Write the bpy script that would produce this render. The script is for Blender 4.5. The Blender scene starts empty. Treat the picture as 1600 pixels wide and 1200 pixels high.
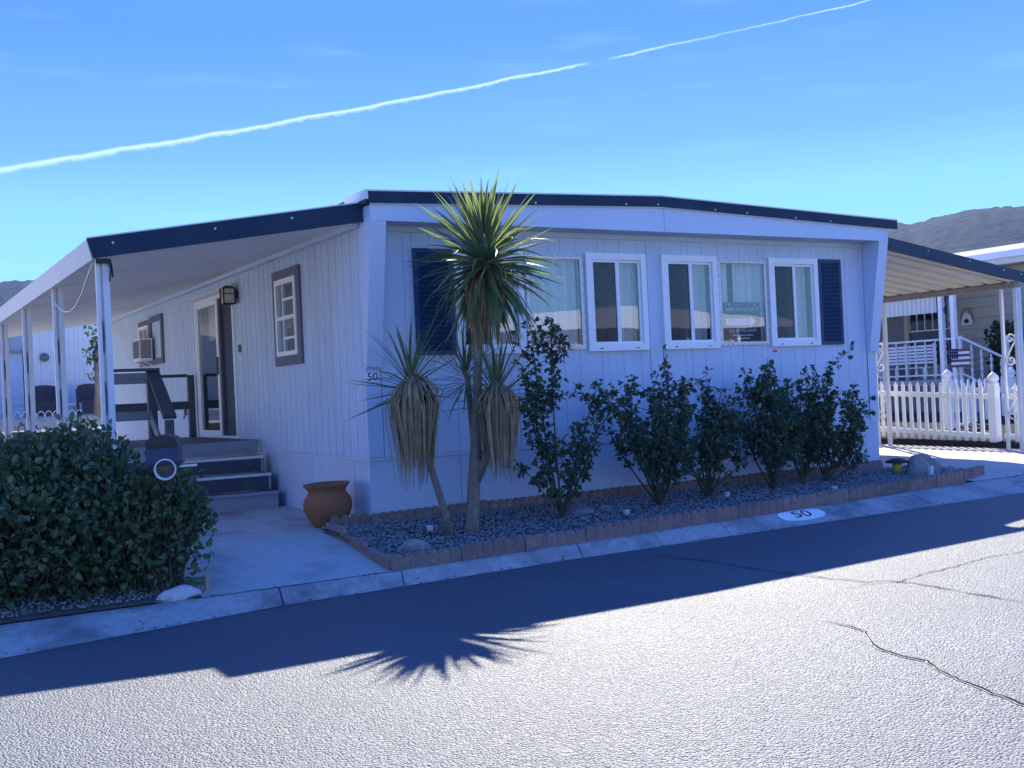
import bpy, bmesh, math, random
from mathutils import Vector, Matrix, Euler, noise
random.seed(7)
PI = math.pi
scene = bpy.context.scene
col = scene.collection

# ------------------------------------------------------------------ camera
camd = bpy.data.cameras.new('camera')
camd.lens = 39.2915; camd.sensor_width = 36.0; camd.clip_start = 0.1; camd.clip_end = 6000
cam = bpy.data.objects.new('camera', camd); col.objects.link(cam)
_F = Vector((0.50727984, 0.86175987, 0.00609006)); _R = Vector((0.86099243, -0.50650045, -0.04636085)); _U = Vector((0.0368673, -0.02876142, 0.99890619))
_m = Matrix(((_R.x, _U.x, -_F.x, -4.45204), (_R.y, _U.y, -_F.y, -10.45449), (_R.z, _U.z, -_F.z, 1.6), (0, 0, 0, 1)))
cam.matrix_world = _m
scene.camera = cam

# ------------------------------------------------------------------ sky, sun, exposure
SUN = Vector((2.57, 3.60, 3.62)).normalized()
SUN_EL = math.asin(SUN.z); SUN_AZ = math.atan2(SUN.x, SUN.y)
world = bpy.data.worlds.new('World'); scene.world = world; world.use_nodes = True
wn = world.node_tree; wn.nodes.clear()
def WN(t, **k):
    n = wn.nodes.new(t)
    for a, b in k.items(): setattr(n, a, b)
    return n
def WL(a, b): wn.links.new(a, b)
def wmath(op, a, b=None, c=None, clamp=False):
    n = WN('ShaderNodeMath', operation=op, use_clamp=clamp)
    for i, v in enumerate((a, b, c)):
        if v is None: continue
        if isinstance(v, (int, float)): n.inputs[i].default_value = v
        else: WL(v, n.inputs[i])
    return n.outputs[0]
sky = WN('ShaderNodeTexSky', sky_type='NISHITA'); sky.sun_disc = False
sky.sun_elevation = SUN_EL; sky.sun_rotation = SUN_AZ
sky.air_density = 1.0; sky.dust_density = 0.15; sky.ozone_density = 3.0; sky.altitude = 400
tint = WN('ShaderNodeMix', data_type='RGBA', blend_type='MULTIPLY'); tint.inputs[0].default_value = 1.0
tc = WN('ShaderNodeTexCoord')
gam = WN('ShaderNodeGamma'); gam.inputs['Gamma'].default_value = 0.3; WL(sky.outputs[0], gam.inputs[0])
sz = WN('ShaderNodeSeparateXYZ'); WL(tc.outputs['Generated'], sz.inputs[0])
ramp = WN('ShaderNodeValToRGB'); WL(sz.outputs['Z'], ramp.inputs[0])      # paler near the horizon, deeper blue above, all round
el = ramp.color_ramp.elements
el[0].position = 0.09; el[0].color = (0.270, 0.54, 0.84, 1); el[1].position = 0.50; el[1].color = (0.095, 0.285, 0.98, 1)
for p_, c_ in ((0.165, (0.235, 0.480, 0.82, 1)), (0.21, (0.168, 0.352, 0.86, 1)), (0.31, (0.105, 0.255, 0.96, 1))):
    e_ = el.new(p_); e_.color = c_
WL(gam.outputs[0], tint.inputs[6]); sc4 = WN('ShaderNodeVectorMath', operation='SCALE'); sc4.inputs['Scale'].default_value = 4.0
WL(ramp.outputs[0], sc4.inputs[0]); WL(sc4.outputs[0], tint.inputs[7])
def wdot(v):
    n = WN('ShaderNodeVectorMath', operation='DOT_PRODUCT'); WL(tc.outputs['Generated'], n.inputs[0]); n.inputs[1].default_value = v
    return n.outputs['Value']
# contrail: a thin band along a great circle, dissolving on its lower side
s = wdot((0.25831, 0.16359, -0.95211)); al = wdot((0.847, -0.523, 0.0947))   # across, along (-0.40 .. 0.31)
nz = WN('ShaderNodeTexNoise'); nz.inputs['Scale'].default_value = 26; nz.inputs['Detail'].default_value = 4; WL(tc.outputs['Generated'], nz.inputs['Vector'])
nz2 = WN('ShaderNodeTexNoise'); nz2.inputs['Scale'].default_value = 150; nz2.inputs['Detail'].default_value = 3; WL(tc.outputs['Generated'], nz2.inputs['Vector'])
wob = wmath('MULTIPLY_ADD', nz.outputs['Fac'], 0.005, -0.0025)
bow = wmath('MULTIPLY', wmath('SUBTRACT', 1.0, wmath('MULTIPLY', wmath('MULTIPLY', wmath('ADD', al, 0.05), wmath('ADD', al, 0.05)), 8.0)), 0.0075)
off = wmath('ADD', wmath('SUBTRACT', s, bow), wob)
wid = wmath('MULTIPLY_ADD', al, -0.0040, 0.0019)      # wider on the left
wid = wmath('MAXIMUM', wid, 0.0008)
up = wmath('DIVIDE', wmath('MULTIPLY', off, -1.0), wmath('MULTIPLY', wid, 0.7))
dn = wmath('DIVIDE', off, wmath('MULTIPLY', wid, wmath('MULTIPLY_ADD', nz2.outputs['Fac'], 2.6, 0.1)))
prof = wmath('SUBTRACT', 1.0, wmath('MAXIMUM', up, dn), clamp=True)
gap = wmath('MULTIPLY', wmath('SUBTRACT', wmath('ABSOLUTE', wmath('ADD', al, -0.093)), 0.006), 60.0, clamp=True)
gap = wmath('MULTIPLY', gap, wmath('MULTIPLY_ADD', wmath('ABSOLUTE', wmath('SUBTRACT', al, 0.20)), 6.0, 0.42, clamp=True))
con = wmath('MULTIPLY', wmath('MULTIPLY', wmath('POWER', prof, 1.2), gap), 0.55)
# faint cirrus low down
mp = WN('ShaderNodeMapping'); mp.inputs['Scale'].default_value = (3, 3, 26); WL(tc.outputs['Generated'], mp.inputs[0])
ci = WN('ShaderNodeTexNoise'); ci.inputs['Scale'].default_value = 2.2; ci.inputs['Detail'].default_value = 6; WL(mp.outputs[0], ci.inputs['Vector'])
cir = wmath('MULTIPLY', wmath('SUBTRACT', ci.outputs['Fac'], 0.56, clamp=True), 0.30)
cloud = wmath('ADD', con, cir, clamp=True)
cm = WN('ShaderNodeMix', data_type='RGBA'); WL(cloud, cm.inputs[0]); WL(tint.outputs[2], cm.inputs[6]); cm.inputs[7].default_value = (5.4, 6.6, 7.4, 1)
bg = WN('ShaderNodeBackground'); bg.inputs['Strength'].default_value = 0.11; WL(cm.outputs[2], bg.inputs['Color'])
wo = WN('ShaderNodeOutputWorld'); WL(bg.outputs[0], wo.inputs['Surface'])

sund = bpy.data.lights.new('sun', 'SUN'); sund.energy = 5.0; sund.angle = math.radians(0.53); sund.color = (1.0, 0.93, 0.80)
sun = bpy.data.objects.new('sun', sund); col.objects.link(sun)
sun.rotation_euler = (-SUN).to_track_quat('-Z', 'Y').to_euler(); sun.location = (20, 30, 40)

vs = scene.view_settings
vs.view_transform = 'Standard'; vs.look = 'None'; vs.gamma = 1.0; vs.use_curve_mapping = False
vs.exposure = 1.22
scene.cycles.use_denoising = True
scene.cycles.max_bounces = 8; scene.cycles.transparent_max_bounces = 16; scene.cycles.diffuse_bounces = 4
scene.cycles.caustics_reflective = False; scene.cycles.caustics_refractive = False

# ------------------------------------------------------------------ materials
def newmat(name):
    m = bpy.data.materials.new(name); m.use_nodes = True
    return m, m.node_tree, m.node_tree.nodes['Principled BSDF']
def pm(name, c, rough=0.6, var=0.12, scale=3.0, c2=None, amt=0.0, scale2=0.8, bump=0.0, bscale=40.0, spec=0.4, stretch=(1, 1, 1), rnd=0.0, metal=0.0, detail=4):
    """base colour with fine grain, larger patches of a second colour, relief and per-object variation"""
    m, t, b = newmat(name); N = t.nodes; L = t.links
    g = N.new('ShaderNodeNewGeometry'); mp = N.new('ShaderNodeMapping'); mp.inputs['Scale'].default_value = stretch
    L.new(g.outputs['Position'], mp.inputs[0])
    n1 = N.new('ShaderNodeTexNoise'); n1.inputs['Scale'].default_value = scale; n1.inputs['Detail'].default_value = detail; L.new(mp.outputs[0], n1.inputs['Vector'])
    hs = N.new('ShaderNodeHueSaturation'); hs.inputs['Color'].default_value = (*c, 1)
    mr = N.new('ShaderNodeMapRange'); mr.inputs[1].default_value = 0.25; mr.inputs[2].default_value = 0.75; mr.inputs[3].default_value = 1 - var; mr.inputs[4].default_value = 1 + var
    L.new(n1.outputs['Fac'], mr.inputs[0])
    val = mr.outputs[0]
    if rnd:
        oi = N.new('ShaderNodeObjectInfo'); r = N.new('ShaderNodeMapRange'); r.inputs[3].default_value = 1 - rnd; r.inputs[4].default_value = 1 + rnd
        L.new(oi.outputs['Random'], r.inputs[0]); mu = N.new('ShaderNodeMath'); mu.operation = 'MULTIPLY'; L.new(val, mu.inputs[0]); L.new(r.outputs[0], mu.inputs[1]); val = mu.outputs[0]
    L.new(val, hs.inputs['Value'])
    out = hs.outputs[0]
    if c2 is not None:
        n2 = N.new('ShaderNodeTexNoise'); n2.inputs['Scale'].default_value = scale2; n2.inputs['Detail'].default_value = 6; n2.inputs['Roughness'].default_value = 0.62; L.new(mp.outputs[0], n2.inputs['Vector'])
        r2 = N.new('ShaderNodeMapRange'); r2.inputs[1].default_value = 0.46; r2.inputs[2].default_value = 0.68; r2.inputs[4].default_value = amt; L.new(n2.outputs['Fac'], r2.inputs[0])
        mx = N.new('ShaderNodeMix'); mx.data_type = 'RGBA'; L.new(r2.outputs[0], mx.inputs[0]); L.new(out, mx.inputs[6]); mx.inputs[7].default_value = (*c2, 1); out = mx.outputs[2]
    L.new(out, b.inputs['Base Color'])
    b.inputs['Roughness'].default_value = rough; b.inputs['Specular IOR Level'].default_value = spec; b.inputs['Metallic'].default_value = metal
    if bump:
        n3 = N.new('ShaderNodeTexNoise'); n3.inputs['Scale'].default_value = bscale; n3.inputs['Detail'].default_value = 3; L.new(mp.outputs[0], n3.inputs['Vector'])
        bp = N.new('ShaderNodeBump'); bp.inputs['Strength'].default_value = 1.0; bp.inputs['Distance'].default_value = bump; L.new(n3.outputs['Fac'], bp.inputs['Height']); L.new(bp.outputs[0], b.inputs['Normal'])
    return m
def leafmat(name, c, c2, trans=0.35, rough=0.4, spec=0.5, rnd=0.0):
    m, t, b = newmat(name); N = t.nodes; L = t.links
    g = N.new('ShaderNodeNewGeometry'); n1 = N.new('ShaderNodeTexNoise'); n1.inputs['Scale'].default_value = 9; n1.inputs['Detail'].default_value = 3; L.new(g.outputs['Position'], n1.inputs['Vector'])
    mx = N.new('ShaderNodeMix'); mx.data_type = 'RGBA'; mx.inputs[6].default_value = (*c, 1); mx.inputs[7].default_value = (*c2, 1)
    r = N.new('ShaderNodeMapRange'); r.inputs[1].default_value = 0.35; r.inputs[2].default_value = 0.65; L.new(n1.outputs['Fac'], r.inputs[0])
    f = r.outputs[0]
    ri = N.new('ShaderNodeObjectInfo') if rnd else None
    if ri is not None:
        ad = N.new('ShaderNodeMath'); ad.operation = 'MULTIPLY_ADD'; L.new(ri.outputs['Random'], ad.inputs[0]); ad.inputs[1].default_value = rnd; ad.use_clamp = True
        s2 = N.new('ShaderNodeMath'); s2.operation = 'MULTIPLY'; L.new(f, s2.inputs[0]); s2.inputs[1].default_value = 1 - rnd; L.new(s2.outputs[0], ad.inputs[2]); f = ad.outputs[0]
    else:
        ge = N.new('ShaderNodeMath'); ge.operation = 'MULTIPLY_ADD'; ge.use_clamp = True; L.new(g.outputs['Random Per Island'], ge.inputs[0]); ge.inputs[1].default_value = 0.6
        s2 = N.new('ShaderNodeMath'); s2.operation = 'MULTIPLY'; L.new(f, s2.inputs[0]); s2.inputs[1].default_value = 0.4; L.new(s2.outputs[0], ge.inputs[2]); f = ge.outputs[0]
    L.new(f, mx.inputs[0])
    L.new(mx.outputs[2], b.inputs['Base Color']); b.inputs['Roughness'].default_value = rough; b.inputs['Specular IOR Level'].default_value = spec
    tr = N.new('ShaderNodeBsdfTranslucent')
    hs = N.new('ShaderNodeHueSaturation'); hs.inputs['Value'].default_value = 2.2; hs.inputs['Saturation'].default_value = 1.05; L.new(mx.outputs[2], hs.inputs['Color']); L.new(hs.outputs[0], tr.inputs[0])
    ms = N.new('ShaderNodeMixShader'); ms.inputs[0].default_value = trans; L.new(b.outputs[0], ms.inputs[1]); L.new(tr.outputs[0], ms.inputs[2])
    L.new(ms.outputs[0], t.nodes['Material Output'].inputs['Surface'])
    return m
def glassmat(name, tintc=(0.93, 0.95, 0.95), ior=1.85, dark=None, fac=0.5):
    m, t, b = newmat(name); N = t.nodes; L = t.links; N.remove(b)
    lw = N.new('ShaderNodeLayerWeight'); lw.inputs['Blend'].default_value = 0.5
    pw = N.new('ShaderNodeMath'); pw.operation = 'POWER'; L.new(lw.outputs['Facing'], pw.inputs[0]); pw.inputs[1].default_value = 5.0
    f0 = ((ior - 1) / (ior + 1)) ** 2
    fr = N.new('ShaderNodeMath'); fr.operation = 'MULTIPLY_ADD'; L.new(pw.outputs[0], fr.inputs[0]); fr.inputs[1].default_value = 1 - f0; fr.inputs[2].default_value = f0
    tb = N.new('ShaderNodeBsdfTransparent'); tb.inputs[0].default_value = (*tintc, 1)
    gl = N.new('ShaderNodeBsdfGlossy'); gl.inputs['Roughness'].default_value = 0.0; gl.inputs[0].default_value = (1, 1, 1, 1)
    g = N.new('ShaderNodeNewGeometry'); n1 = N.new('ShaderNodeTexNoise'); n1.inputs['Scale'].default_value = 2.0; L.new(g.outputs['Position'], n1.inputs['Vector'])
    bp = N.new('ShaderNodeBump'); bp.inputs['Distance'].default_value = 0.0012; bp.inputs['Strength'].default_value = 0.6; L.new(n1.outputs['Fac'], bp.inputs['Height']); L.new(bp.outputs[0], gl.inputs['Normal'])
    base = tb.outputs[0]
    if dark:
        d = N.new('ShaderNodeBsdfDiffuse'); d.inputs[0].default_value = (*dark, 1); mm = N.new('ShaderNodeMixShader'); mm.inputs[0].default_value = fac; L.new(base, mm.inputs[1]); L.new(d.outputs[0], mm.inputs[2]); base = mm.outputs[0]
    ms = N.new('ShaderNodeMixShader'); L.new(fr.outputs[0], ms.inputs[0]); L.new(base, ms.inputs[1]); L.new(gl.outputs[0], ms.inputs[2])
    L.new(ms.outputs[0], N['Material Output'].inputs['Surface'])
    return m
def asphalt():
    m, t, b = newmat('asphalt'); N = t.nodes; L = t.links
    g = N.new('ShaderNodeNewGeometry')
    n1 = N.new('ShaderNodeTexNoise'); n1.inputs['Scale'].default_value = 74; n1.inputs['Detail'].default_value = 3; L.new(g.outputs['Position'], n1.inputs['Vector'])
    n2 = N.new('ShaderNodeTexNoise'); n2.inputs['Scale'].default_value = 0.7; n2.inputs['Detail'].default_value = 6; L.new(g.outputs['Position'], n2.inputs['Vector'])
    v = N.new('ShaderNodeTexVoronoi'); v.inputs['Scale'].default_value = 72; L.new(g.outputs['Position'], v.inputs['Vector'])
    cr = N.new('ShaderNodeValToRGB'); cr.color_ramp.elements[0].position = 0.3; cr.color_ramp.elements[0].color = (0.030, 0.045, 0.064, 1); cr.color_ramp.elements[1].position = 0.72; cr.color_ramp.elements[1].color = (0.092, 0.112, 0.134, 1)
    L.new(n1.outputs['Fac'], cr.inputs[0])
    hs = N.new('ShaderNodeHueSaturation'); L.new(cr.outputs[0], hs.inputs['Color'])
    r = N.new('ShaderNodeMapRange'); r.inputs[1].default_value = 0.3; r.inputs[2].default_value = 0.7; r.inputs[3].default_value = 0.86; r.inputs[4].default_value = 1.12; L.new(n2.outputs['Fac'], r.inputs[0]); L.new(r.outputs[0], hs.inputs['Value'])
    L.new(hs.outputs[0], b.inputs['Base Color'])
    b.inputs['Roughness'].default_value = 0.5; b.inputs['Specular IOR Level'].default_value = 0.85
    n4 = N.new('ShaderNodeTexNoise'); n4.inputs['Scale'].default_value = 0.45; n4.inputs['Detail'].default_value = 7; n4.inputs['Roughness'].default_value = 0.65; L.new(g.outputs['Position'], n4.inputs['Vector'])
    r4 = N.new('ShaderNodeMapRange'); r4.inputs[1].default_value = 0.35; r4.inputs[2].default_value = 0.68; r4.inputs[3].default_value = 0.50; r4.inputs[4].default_value = 0.60; L.new(n4.outputs['Fac'], r4.inputs[0]); L.new(r4.outputs[0], b.inputs['Roughness'])
    ad = N.new('ShaderNodeMath'); ad.operation = 'SUBTRACT'; L.new(n1.outputs['Fac'], ad.inputs[0]); L.new(v.outputs['Distance'], ad.inputs[1])
    bp = N.new('ShaderNodeBump'); bp.inputs['Strength'].default_value = 1.0; bp.inputs['Distance'].default_value = 0.0135; L.new(ad.outputs[0], bp.inputs['Height']); L.new(bp.outputs[0], b.inputs['Normal'])
    return m
def hillmat():
    m, t, b = newmat('chaparral'); N = t.nodes; L = t.links
    g = N.new('ShaderNodeNewGeometry')
    n1 = N.new('ShaderNodeTexNoise'); n1.inputs['Scale'].default_value = 0.05; n1.inputs['Detail'].default_value = 8; n1.inputs['Roughness'].default_value = 0.7; L.new(g.outputs['Position'], n1.inputs['Vector'])
    cr = N.new('ShaderNodeValToRGB'); cr.color_ramp.elements[0].position = 0.42; cr.color_ramp.elements[0].color = (0.004, 0.010, 0.012, 1); cr.color_ramp.elements[1].position = 0.60; cr.color_ramp.elements[1].color = (0.022, 0.033, 0.036, 1)
    L.new(n1.outputs['Fac'], cr.inputs[0]); L.new(cr.outputs[0], b.inputs['Base Color']); b.inputs['Roughness'].default_value = 0.95; b.inputs['Specular IOR Level'].default_value = 0.05
    vo = N.new('ShaderNodeTexVoronoi'); vo.inputs['Scale'].default_value = 0.16; L.new(g.outputs['Position'], vo.inputs['Vector'])
    rv = N.new('ShaderNodeMapRange'); rv.inputs[1].default_value = 0.15; rv.inputs[2].default_value = 0.55; rv.inputs[3].default_value = 0.35; rv.inputs[4].default_value = 1.25; L.new(vo.outputs['Distance'], rv.inputs[0])
    hv = N.new('ShaderNodeHueSaturation'); L.new(cr.outputs[0], hv.inputs['Color']); L.new(rv.outputs[0], hv.inputs['Value']); L.new(hv.outputs[0], b.inputs['Base Color'])
    n2 = N.new('ShaderNodeTexNoise'); n2.inputs['Scale'].default_value = 0.12; n2.inputs['Detail'].default_value = 5; L.new(g.outputs['Position'], n2.inputs['Vector'])
    bp = N.new('ShaderNodeBump'); bp.inputs['Distance'].default_value = 2; L.new(n2.outputs['Fac'], bp.inputs['Height']); L.new(bp.outputs[0], b.inputs['Normal'])
    return m
M = {}
M['siding'] = pm('siding_paint', (0.57, 0.67, 0.81), 0.5, 0.04, 3, (0.46, 0.52, 0.60), 0.5, 1.2, 0.002, 60, stretch=(1, 1, 0.35))
M['skirt'] = pm('skirting_paint', (0.55, 0.64, 0.77), 0.55, 0.05, 3, (0.46, 0.51, 0.58), 0.35, 1.4, 0.002, 50, stretch=(1, 1, 0.4))
M['panel'] = pm('fascia_paint', (0.60, 0.69, 0.84), 0.5, 0.04, 2, (0.54, 0.60, 0.70), 0.2, 1.0, stretch=(1, 1, 0.4))
M['navy'] = pm('charcoal_blue_paint', (0.014, 0.034, 0.070), 0.45, 0.12, 4, (0.03, 0.05, 0.085), 0.4, 2.0, stretch=(1, 1, 0.5), spec=0.2)
M['shutter'] = pm('shutter_paint', (0.018, 0.055, 0.13), 0.5, 0.1, 6)
M['slate'] = pm('slate_trim_paint', (0.13, 0.14, 0.17), 0.55, 0.1, 5)
M['vinyl'] = pm('white_vinyl', (0.90, 0.91, 0.92), 0.35, 0.03, 4)
M['white'] = pm('white_metal', (0.76, 0.76, 0.76), 0.4, 0.06, 3, (0.5, 0.47, 0.42), 0.3, 3)
M['alu'] = pm('mill_aluminium', (0.62, 0.63, 0.64), 0.4, 0.08, 20, metal=0.3)
M['pan'] = pm('awning_enamel', (0.76, 0.76, 0.75), 0.5, 0.06, 3, (0.6, 0.58, 0.54), 0.3, 1.0)
M['beigepan'] = pm('beige_awning_enamel', (0.66, 0.62, 0.55), 0.5, 0.06, 3, (0.45, 0.42, 0.38), 0.3, 1.2)
M['beam'] = pm('brown_beam_paint', (0.30, 0.27, 0.25), 0.6, 0.12, 6)
M['dark'] = pm('dark_interior', (0.04, 0.04, 0.045), 0.8, 0.2, 2)
M['room'] = pm('room_wall', (0.35, 0.33, 0.30), 0.8, 0.1, 2)
M['sheer'] = leafmat('sheer_curtain', (0.90, 0.86, 0.84), (0.94, 0.90, 0.88), 0.35, 0.8, 0.1, rnd=0.2)
M['glass'] = glassmat('window_glass')
M['screen'] = glassmat('insect_screen_glass', ior=1.45, dark=(0.05, 0.055, 0.065), fac=0.62)
M['doorblue'] = pm('dark_blue_door', (0.018, 0.030, 0.065), 0.5, 0.1, 3)
M['deckwood'] = pm('painted_deck_wood', (0.07, 0.078, 0.10), 0.55, 0.15, 8, (0.11, 0.11, 0.12), 0.4, 3, 0.002, 60)
M['deckgrey'] = pm('grey_riser_paint', (0.34, 0.35, 0.38), 0.55, 0.08, 4, (0.2, 0.2, 0.21), 0.35, 3)
M['railskylit'] = pm('rail_paint_with_skylight', (0.20, 0.21, 0.24), 0.6, 0.1, 5, (0.3, 0.29, 0.28), 0.3, 3)  # deck rail paint made paler, sky light on the front boards painted in
M['concrete'] = pm('concrete', (0.45, 0.45, 0.44), 0.85, 0.1, 14, (0.20, 0.215, 0.21), 0.8, 1.1, 0.003, 120, spec=0.25, detail=6)
M['kerb'] = pm('kerb_concrete', (0.37, 0.37, 0.36), 0.8, 0.16, 18, (0.13, 0.13, 0.135), 0.85, 1.6, 0.004, 90, spec=0.3, detail=6)
M['drive'] = pm('driveway_concrete', (0.50, 0.48, 0.45), 0.85, 0.1, 10, (0.36, 0.35, 0.33), 0.5, 1.0, 0.003, 90, spec=0.25)
M['dirt'] = pm('dirt', (0.15, 0.13, 0.11), 0.95, 0.35, 30, (0.08, 0.07, 0.06), 0.7, 4, 0.01, 60, spec=0.1)
M['shadesoil'] = pm('dark_soil_painted_shade', (0.045, 0.04, 0.035), 0.95, 0.4, 25, (0.02, 0.02, 0.02), 0.6, 4, 0.02, 40, spec=0.1)  # dark soil, with the shade behind the fence painted into its colour
M['ground'] = pm('dry_ground', (0.40, 0.36, 0.30), 0.95, 0.2, 6, (0.25, 0.24, 0.17), 0.5, 0.6, 0.01, 25, spec=0.1)
M['block'] = pm('red_edging_concrete', (0.31, 0.20, 0.175), 0.85, 0.2, 25, (0.20, 0.155, 0.14), 0.75, 5, 0.005, 90, spec=0.2, rnd=0.18)
M['oldblock'] = pm('weathered_edging_concrete', (0.25, 0.20, 0.165), 0.9, 0.2, 25, (0.16, 0.14, 0.12), 0.6, 5, 0.005, 90, spec=0.2, rnd=0.15)
M['pebble'] = pm('slate_chippings', (0.20, 0.21, 0.225), 0.6, 0.4, 25, (0.42, 0.42, 0.42), 0.7, 18, spec=0.5)
M['rock'] = pm('granite_rock', (0.30, 0.285, 0.26), 0.9, 0.3, 30, (0.16, 0.155, 0.15), 0.7, 6, 0.012, 28, spec=0.2)
M['palerock'] = pm('pale_rock', (0.60, 0.58, 0.55), 0.8, 0.15, 14, (0.4, 0.38, 0.35), 0.5, 8, 0.01, 30)
M['clay'] = pm('terracotta', (0.34, 0.145, 0.065), 0.8, 0.2, 8, (0.17, 0.10, 0.065), 0.75, 4, 0.004, 40, stretch=(1, 1, 2.2), spec=0.25)
M['bark'] = pm('palm_bark', (0.24, 0.20, 0.16), 0.95, 0.3, 14, (0.12, 0.10, 0.085), 0.7, 10, 0.02, 26, stretch=(1, 1, 0.5), spec=0.1)
M['twig'] = pm('rose_cane', (0.085, 0.075, 0.05), 0.8, 0.3, 20, spec=0.2)
M['palmleaf'] = leafmat('cordyline_leaf', (0.075, 0.115, 0.045), (0.17, 0.20, 0.075), 0.36, 0.34, 0.6, rnd=0.6)
M['dead'] = leafmat('dead_leaf', (0.20, 0.15, 0.085), (0.48, 0.38, 0.23), 0.18, 0.8, 0.15)
M['roseleaf'] = leafmat('rose_leaf', (0.040, 0.078, 0.048), (0.095, 0.145, 0.065), 0.32, 0.38, 0.55)
M['bushleaf'] = leafmat('glossy_shrub_leaf', (0.045, 0.085, 0.035), (0.14, 0.20, 0.085), 0.25, 0.3, 0.6)
M['paleleaf'] = leafmat('yellowed_leaf', (0.30, 0.27, 0.07), (0.36, 0.30, 0.10), 0.3)
M['treeleaf'] = leafmat('tree_leaf', (0.03, 0.05, 0.025), (0.07, 0.10, 0.04), 0.25, 0.5, 0.3)
M['litter'] = leafmat('dry_leaf', (0.06, 0.045, 0.03), (0.20, 0.15, 0.09), 0.1, 0.9, 0.1)
M['petal'] = leafmat('pink_petal', (0.80, 0.22, 0.33), (0.85, 0.45, 0.52), 0.4, 0.6, 0.2)
M['cream'] = leafmat('cream_petal', (0.8, 0.72, 0.5), (0.85, 0.8, 0.65), 0.4, 0.6, 0.2)
M['asphalt'] = asphalt()
M['crack'] = pm('crack_fill', (0.015, 0.015, 0.016), 0.9, 0.3, 40, spec=0.1)
M['lip'] = pm('worn_crack_lip', (0.15, 0.155, 0.16), 0.6, 0.2, 40, spec=0.7, bump=0.004, bscale=80)
M['hill'] = hillmat()
M['black'] = pm('black_plastic', (0.014, 0.016, 0.022), 0.4, 0.15, 6)
M['boxblue'] = pm('navy_mailbox_door', (0.016, 0.035, 0.095), 0.4, 0.1, 6)
M['ink'] = pm('black_ink', (0.012, 0.012, 0.014), 0.6, 0.05, 6)
M['paintwhite'] = pm('white_paint', (0.80, 0.80, 0.80), 0.7, 0.08, 20, (0.5, 0.5, 0.5), 0.35, 12)
M['lampglass'] = pm('cream_lamp_glass', (0.62, 0.56, 0.40), 0.25, 0.08, 8)
M['amber'] = pm('amber_plastic', (0.55, 0.48, 0.10), 0.3, 0.08, 8)
M['clear'] = pm('clear_plastic', (0.38, 0.40, 0.42), 0.12, 0.1, 30, spec=0.8)
M['signblue'] = pm('sign_board', (0.02, 0.03, 0.085), 0.5, 0.05, 8)
M['signwhite'] = pm('sign_white', (0.80, 0.80, 0.84), 0.6, 0.02, 8)
M['signtext'] = pm('sign_violet', (0.16, 0.17, 0.36), 0.6, 0.05, 8)
M['wood'] = pm('weathered_stake', (0.42, 0.34, 0.22), 0.85, 0.2, 30, stretch=(1, 1, 0.3))
M['beigewall'] = pm('beige_lap_siding', (0.42, 0.38, 0.31), 0.7, 0.05, 3)
M['sunwall'] = pm('cream_ribbed_siding', (0.58, 0.52, 0.44), 0.7, 0.05, 3)
M['whitewall'] = pm('white_ribbed_siding', (0.70, 0.71, 0.72), 0.55, 0.05, 3)
M['shingle'] = pm('grey_roofing', (0.30, 0.29, 0.28), 0.9, 0.15, 10)
M['winblack'] = pm('dark_window_glass', (0.012, 0.015, 0.025), 0.08, 0.1, 3, spec=0.8)
M['rattan'] = pm('dark_rattan', (0.055, 0.055, 0.065), 0.7, 0.3, 60, bump=0.01, bscale=70)
M['brownwall'] = pm('brown_block', (0.11, 0.095, 0.085), 0.9, 0.2, 10, (0.12, 0.10, 0.09), 0.5, 4, rnd=0.2)
M['flagblue'] = pm('flag_navy', (0.02, 0.03, 0.10), 0.8, 0.1, 10)
M['flagred'] = pm('faded_red', (0.20, 0.09, 0.12), 0.8, 0.1, 10)

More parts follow.
